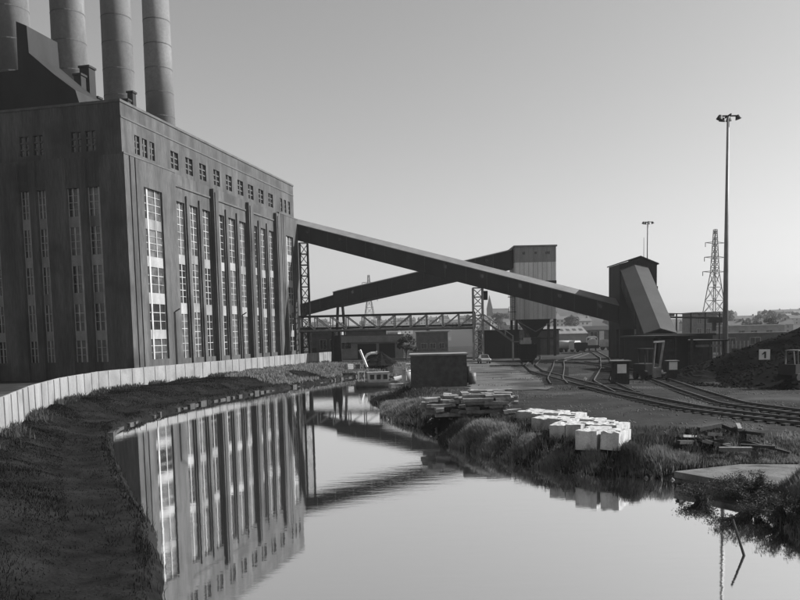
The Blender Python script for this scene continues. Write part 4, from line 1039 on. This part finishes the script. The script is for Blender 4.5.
# trees
def make_tree(h, cr, n, ls, seed):
    rs = np.random.default_rng(seed); t = thing('broadleaf_tree', '', 'tree')
    b = MB(); b.cyl((0, 0, -.5), (.1, .05, h*.5), h*.03, h*.016, 8)
    for i in range(7):
        a = rs.uniform(0, 2*PI); z0 = h*rs.uniform(.25, .5); b.cyl((.05, .02, z0), (cr*.65*math.cos(a), cr*.65*math.sin(a), z0+h*rs.uniform(.15, .4)), h*.012, h*.004, 5)
    b.build('trunk', 'bark', t)
    cl = [(rs.normal(0, cr*.42), rs.normal(0, cr*.42), h*rs.uniform(.42, .9), cr*rs.uniform(.25, .48)) for _ in range(13)]
    vs = np.zeros((n*4, 3), np.float32); k = 0
    for i in range(n):
        c = cl[rs.integers(len(cl))]; d = rs.normal(0, 1, 3); d /= np.linalg.norm(d); r = c[3]*rs.uniform(.55, 1.05)
        p = np.array(c[:3])+d*r*np.array([1, 1, .8]); a = rs.normal(0, 1, 3); a /= np.linalg.norm(a); e = np.cross(a, d+rs.normal(0, .3, 3)); e /= np.linalg.norm(e)+1e-9
        s = ls*rs.uniform(.6, 1.3)
        vs[k:k+4] = [p-a*s-e*s*.6, p+a*s-e*s*.5, p+a*s*.8+e*s*.6, p-a*s*.7+e*s*.6]; k += 4
    me = bpy.data.meshes.new('crown'); fast_mesh(me, vs, np.arange(n*4, dtype=np.int32).reshape(-1, 4)); me.materials.append(M['tree_leaf'])
    o = bpy.data.objects.new('crown', me); col.objects.link(o); o.parent = t
    note_kids(t); return t
tp = [make_tree(11, 4.2, 900, .42, 1), make_tree(9, 4.6, 900, .42, 2), make_tree(14, 5.0, 1100, .48, 3)]
usedt = [False]*3
spots = [(1.4, 152, .45)]
for i in range(46):
    az = random.uniform(.37, .56) if i < 30 else random.uniform(-.12, .30); y = random.uniform(330, 900) if i < 30 else random.uniform(420, 1000); spots.append((az*y, y, random.uniform(.7, 1.05)))
for i, (x, y, s) in enumerate(spots):
    k = i % 3; o = tp[k] if not usedt[k] else copy_tree(tp[k]); usedt[k] = True
    o.location = (x, y, hz(x, y)); o.scale = (s, s, s); o.rotation_euler = (0, 0, random.uniform(0, 6))
    if i == 0: tag(o, 'single small bushy tree behind the truss bridge', 'tree')
    else: tag(o, ['rounded', 'broad spreading', 'tall'][k]+' broadleaf tree '+area(x/y, y), 'tree', 'trees '+area(x/y, y))

# ------------------------------------------------------------------ grass, reeds, bushes
def blades(name, label, P, hts, wid, lean, m, cat=None, kind='stuff', bias=(0, 0)):
    n = len(P); a = rng.uniform(0, 2*PI, n); w = wid*np.clip(.35+P[:, 1]/70, .5, 1.6)*rng.uniform(.6, 1.3, n)
    dx, dy = np.cos(a)*w/2, np.sin(a)*w/2
    la = rng.uniform(0, 2*PI, n); ll = hts*lean*rng.uniform(.2, 1.2, n)
    lx, ly = np.cos(la)*ll+bias[0]*hts, np.sin(la)*ll+bias[1]*hts
    V = np.zeros((n, 5, 3), np.float32)
    V[:, 0] = np.column_stack([P[:, 0]-dx, P[:, 1]-dy, P[:, 2]-.05]); V[:, 1] = np.column_stack([P[:, 0]+dx, P[:, 1]+dy, P[:, 2]-.05])
    mx_, my_ = P[:, 0]+lx*.35, P[:, 1]+ly*.35
    V[:, 2] = np.column_stack([mx_+dx*.8, my_+dy*.8, P[:, 2]+hts*.6]); V[:, 3] = np.column_stack([mx_-dx*.8, my_-dy*.8, P[:, 2]+hts*.6])
    V[:, 4] = np.column_stack([P[:, 0]+lx, P[:, 1]+ly, P[:, 2]+hts*.97])
    i = np.arange(n, dtype=np.int32)[:, None]*5
    T = np.concatenate([i+np.array([[0, 1, 2]]), i+np.array([[0, 2, 3]]), i+np.array([[3, 2, 4]])], 0).astype(np.int32)
    me = bpy.data.meshes.new(name); fast_mesh(me, V.reshape(-1, 3), T); me.materials.append(M[m])
    o = bpy.data.objects.new(name, me); col.objects.link(o); return tag(o, label, cat, kind=kind)
def scatter(n, x0, x1, y0, y1, keep, near_bias=1.0):
    x = rng.uniform(x0, x1, n*4); y = y0+(y1-y0)*rng.uniform(0, 1, n*4)**near_bias
    s = sdist(x, y); k = keep(x, y, s); x, y, s = x[k][:n], y[k][:n], s[k][:n]
    return np.column_stack([x, y, height(x, y)]), s
def free(x, y):
    ok = ~((x > .9) & (x < 6.5) & (y > 73.2) & (y < 78.2)) & ~((x > 11.0) & (x < 17.5) & (y > 28.4) & (y < 33.2)) & ~((x > 1.6) & (x < 7.4) & (y > 46.6) & (y < 54))
    for bx, by, w, l, h, rz, s in BK: u_ = (x-bx)*math.cos(rz)+(y-by)*math.sin(rz); v_ = -(x-bx)*math.sin(rz)+(y-by)*math.cos(rz); ok &= ~((np.abs(u_) < w/2+.05) & (np.abs(v_) < l/2+.05))
    return ok
# right bank: rough grass everywhere near the water, then clumps of reeds
P, s = scatter(60000, -4, 20, 14, 112, lambda x, y, s: (s > .0) & (s < 5.2+1.3*wob(x, y, .5, 3)) & (x > MIDX(y)) & free(x, y) & (wob(x, y, .8, 9)+rng.uniform(-.8, .8, len(x)) > -.25), 1.5)
blades('bank_grass', 'rough dark grass along the bank below sheds and blocks', P, .16+.38*rng.uniform(0, 1, len(P))*sm((5.5-s)/3), .045, .5, 'grass', 'grass')
CL_ = [(-1.9, 85, 1.5, .7), (-1.9, 80.5, 1.5, .75), (-1.6, 76, 1.5, .6), (-.9, 68, 1.5, .85), (-.6, 64.5, 1.6, .95), (.4, 61.8, 1.6, .9), (1.6, 59.5, 1.5, .8), (3.0, 46.2, 1.2, .75), (4.0, 44, 1.4, .8), (5.0, 42.4, 1.1, .7), (4.9, 41.0, 1.0, .65), (5.9, 38.9, .9, .6), (7.0, 36.4, .8, .5), (8.4, 35.2, .6, .45),
      (10.2, 34.4, .8, .75), (11.3, 34.2, .9, .85), (12.2, 34.0, .7, .6), (14.0, 27.3, 1.0, .9), (13.6, 25.3, 1.2, .9), (13.4, 23.2, 1.3, 1.0), (14.6, 24, 1.4, 1.0), (15.3, 26.5, 1.3, .9), (2.8, 56.5, 1.3, .5), (14.6, 34.2, 1.0, .45), (16.2, 34.0, 1.0, .5), (17.4, 34.6, 1.0, .5), (15.4, 33.6, .8, .35), (13.6, 33.9, .9, .4), (14.8, 33.7, .9, .35), (16.6, 33.6, .9, .35)]
for i, (cx, cy, r, h) in enumerate(CL_):
    n = int(2600*r*(1 if cy > 30 else 1.4)); q = rng.normal(0, r*.5, (n, 2)); x, y = cx+q[:, 0], cy+q[:, 1]; k = free(x, y) & (sdist(x, y) > -.15); x, y = x[k], y[k]
    P = np.column_stack([x, y, height(x, y)]); d = np.hypot(x-cx, y-cy)/r
    blades('reed_clump', None, P, h*(1-.45*np.clip(d, 0, 1.4))*rng.uniform(.5, 1.05, len(x)), .034 if cy < 60 else .05, .35, 'reed' if i % 7 else 'grass', kind='stuff', bias=(-.08, -.05))
# left bank: short dark turf, longer weeds below the fence and on the edge
fp = polyline(FP, 1.0)
def fence_x(y): return np.interp(y, fp[:, 1], fp[:, 0])
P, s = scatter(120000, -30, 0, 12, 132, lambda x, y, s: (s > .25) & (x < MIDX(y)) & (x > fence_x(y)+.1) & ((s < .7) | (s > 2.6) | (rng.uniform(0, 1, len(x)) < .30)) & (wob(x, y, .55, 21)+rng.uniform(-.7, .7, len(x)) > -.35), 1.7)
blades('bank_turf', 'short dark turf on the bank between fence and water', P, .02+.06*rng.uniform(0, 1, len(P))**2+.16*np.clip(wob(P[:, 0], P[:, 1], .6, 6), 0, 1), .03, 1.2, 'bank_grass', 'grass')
n = 9000; yy = 34+122*rng.uniform(0, 1, n)**1.3; xx = fence_x(yy)+np.abs(rng.normal(0, .5, n))+.08
k = wob(xx, yy, .5, 8) > -.1; P = np.column_stack([xx, yy, height(xx, yy)])[k]
blades('fence_weeds', 'tufts of weeds along the foot of the pale fence', P, .15+.4*rng.uniform(0, 1, len(P))**2, .05, .5, 'grass', 'weeds')
P, s = scatter(16000, -22, 8, 100, 160, lambda x, y, s: (s > .3) & (s < 16) & (x < 5) & (x > fence_x(y)+.2) & (wob(x, y, .3, 2) > -.3), 1.0)
blades('rough_grass', 'pale rough grass around the head of the canal', P, .15+.35*rng.uniform(0, 1, len(P)), .07, .6, 'reed', 'grass')

P, s = scatter(7000, -22, -2, 14, 128, lambda x, y, s: (s > -.05) & (s < .45) & (x < MIDX(y)) & (wob(x, y, .7, 11) > -.2), 1.6)
blades('edge_weeds', 'straggling weeds along the left water edge', P, .12+.3*rng.uniform(0, 1, len(P))**2, .03, .7, 'bank_grass', 'weeds')
P, s = scatter(9000, 2, 40, 34, 125, lambda x, y, s: (s > 5) & (wob(x, y, .33, 12)+.5*wob(x, y, 1.3, 13) > .55) & free(x, y) & ~((x > 24) & (y > 55) & (y < 90)) & ~((x > 28) & (y > 88)), 1.6)
blades('yard_weeds', 'thin weeds scattered over the coal yard', P, .05+.2*rng.uniform(0, 1, len(P))**2, .04, .8, 'grass', 'weeds')
def stones(name, label, P, size, m):
    n = len(P); V = np.zeros((n, 6, 3), np.float32); sz = size*rng.uniform(.4, 1.6, n)**1.5
    dirs = np.array([(1, 0, 0), (0, 1, 0), (-1, 0, 0), (0, -1, 0), (0, 0, .8), (0, 0, -.5)], float)
    a = rng.uniform(0, PI, n)
    for k in range(6):
        d = dirs[k]; x = d[0]*np.cos(a)-d[1]*np.sin(a); y = d[0]*np.sin(a)+d[1]*np.cos(a); j = rng.uniform(.6, 1.3, n)
        V[:, k] = np.column_stack([P[:, 0]+x*sz*j, P[:, 1]+y*sz*j, P[:, 2]+d[2]*sz*j])
    i_ = np.arange(n, dtype=np.int32)[:, None]*6
    T = np.concatenate([i_+np.array([t]) for t in ((0,1,4),(1,2,4),(2,3,4),(3,0,4),(1,0,5),(2,1,5),(3,2,5),(0,3,5))], 0).astype(np.int32)
    me = bpy.data.meshes.new(name); fast_mesh(me, V.reshape(-1, 3), T); me.materials.append(M[m])
    o = bpy.data.objects.new(name, me); col.objects.link(o); return tag(o, label, 'stones', kind='stuff')
P, s = scatter(11000, 2, 40, 33, 130, lambda x, y, s: (s > 3.5) & free(x, y) & (wob(x, y, .4, 15)+.7*wob(x, y, 1.5, 16)+rng.uniform(-.5, .5, len(x)) > .3), 1.7)
stones('clinker', 'dark clinker and ballast strewn over the yard', P, .045, 'ballast')
P, s = scatter(1600, -3, 20, 22, 110, lambda x, y, s: (s > -.3) & (s < 1.2) & (x > MIDX(y)), 1.5)
stones('bank_stones', 'stones and rubble along the right water edge', P, .09, 'grey_concrete')
th = np.linspace(0, 2*PI, 2600); kk = rng.uniform(.93, 1.04, 2600); P = np.column_stack([46+21*kk*np.cos(th), 71+16.5*kk*np.sin(th), np.zeros(2600)])
stones('spilt_coal', 'lumps of spilt coal round the foot of the heap', P[(P[:, 0] < 45) & (P[:, 1] < 84)], .11, 'coal')
# loose lumps over the heap's face
aa = rng.uniform(0, 2*PI, 9000); ff = np.sqrt(rng.uniform(.05, 1, 9000)); kq = 1+.10*np.sin(3*aa+1)+.07*np.sin(7*aa+2)
P = np.column_stack([46+21*ff*kq*np.cos(aa), 71+16.5*ff*kq*np.sin(aa), 8.3*(1-ff)**1.05-.1])
stones('coal_lumps', 'loose lumps lying over the face of the coal heap', P[(P[:, 0] < 46) & (P[:, 1] < 80)], .10, 'coal')

def bush(label, cx, cy, z, rx, ry, rz_, n, ls, seed, bias=(0, 0)):
    rs = np.random.default_rng(seed); t = thing('waterside_bush', label, 'bush', (cx, cy, z))
    st = MB(); tips = []
    for i in range(80):
        a = rs.uniform(0, 2*PI); r = rs.uniform(.25, 1); tip = Vector((math.cos(a)*rx*r+bias[0]*r, math.sin(a)*ry*r+bias[1]*r, rz_*rs.uniform(.35, 1.0)*(1.15-.5*r)))
        mid = tip*.5+Vector((0, 0, rz_*.15)); st.cyl((rs.normal(0, .08), rs.normal(0, .08), -.1), mid, .02, .014, 5); st.cyl(mid, tip, .014, .005, 5); tips.append((mid, tip))
    st.build('stem', 'bark', t)
    vs = np.zeros((n*4, 3), np.float32)
    for i in range(n):
        m0, tp_ = tips[rs.integers(len(tips))]; f = rs.uniform(0, 1.08); p = np.array(m0)+(np.array(tp_)-np.array(m0))*f+rs.normal(0, .07, 3)
        a = rs.normal(0, 1, 3); a /= np.linalg.norm(a); e = np.cross(a, rs.normal(0, 1, 3)); e /= np.linalg.norm(e)+1e-9; s_ = ls*rs.uniform(.6, 1.3)
        vs[i*4:i*4+4] = [p-a*s_, p-e*s_*.42, p+a*s_, p+e*s_*.42]
    me = bpy.data.meshes.new('foliage'); fast_mesh(me, vs, np.arange(n*4, dtype=np.int32).reshape(-1, 4)); me.materials.append(M['leaf'])
    o = bpy.data.objects.new('foliage', me); col.objects.link(o); o.parent = t
    return t
bush('dark leafy bush leaning over the water below the landing slab', 12.3, 27.6, -1.45, 1.2, 1.0, 1.3, 9500, .036, 5, (-.7, -.4))
bush('straggling bush at the water edge nearer than the landing bush', 12.4, 25.2, -1.5, 1.1, 1.3, 1.05, 8000, .036, 6, (-.7, -.5))
bush('low sprawling bush hanging over water beside landing slab corner', 11.0, 28.8, -1.5, .8, .7, .7, 3500, .036, 8, (-.3, -.2))

# ------------------------------------------------------------------ haze
hb = MB().box(-1750, 1750, -90, 2750, -6, 103).build('haze', 'coal'); hb.data.materials.clear()
hm = bpy.data.materials.new('haze_air'); hm.use_nodes = True; t_ = hm.node_tree
for n_ in list(t_.nodes): t_.nodes.remove(n_)
oo = t_.nodes.new('ShaderNodeOutputMaterial'); pv = t_.nodes.new('ShaderNodeVolumePrincipled')
pv.inputs['Color'].default_value = (.9, .9, .9, 1); pv.inputs['Density'].default_value = 0.00014; pv.inputs['Anisotropy'].default_value = 0.3
t_.links.new(pv.outputs[0], oo.inputs['Volume']); hb.data.materials.append(hm); tag(hb, kind='stuff')
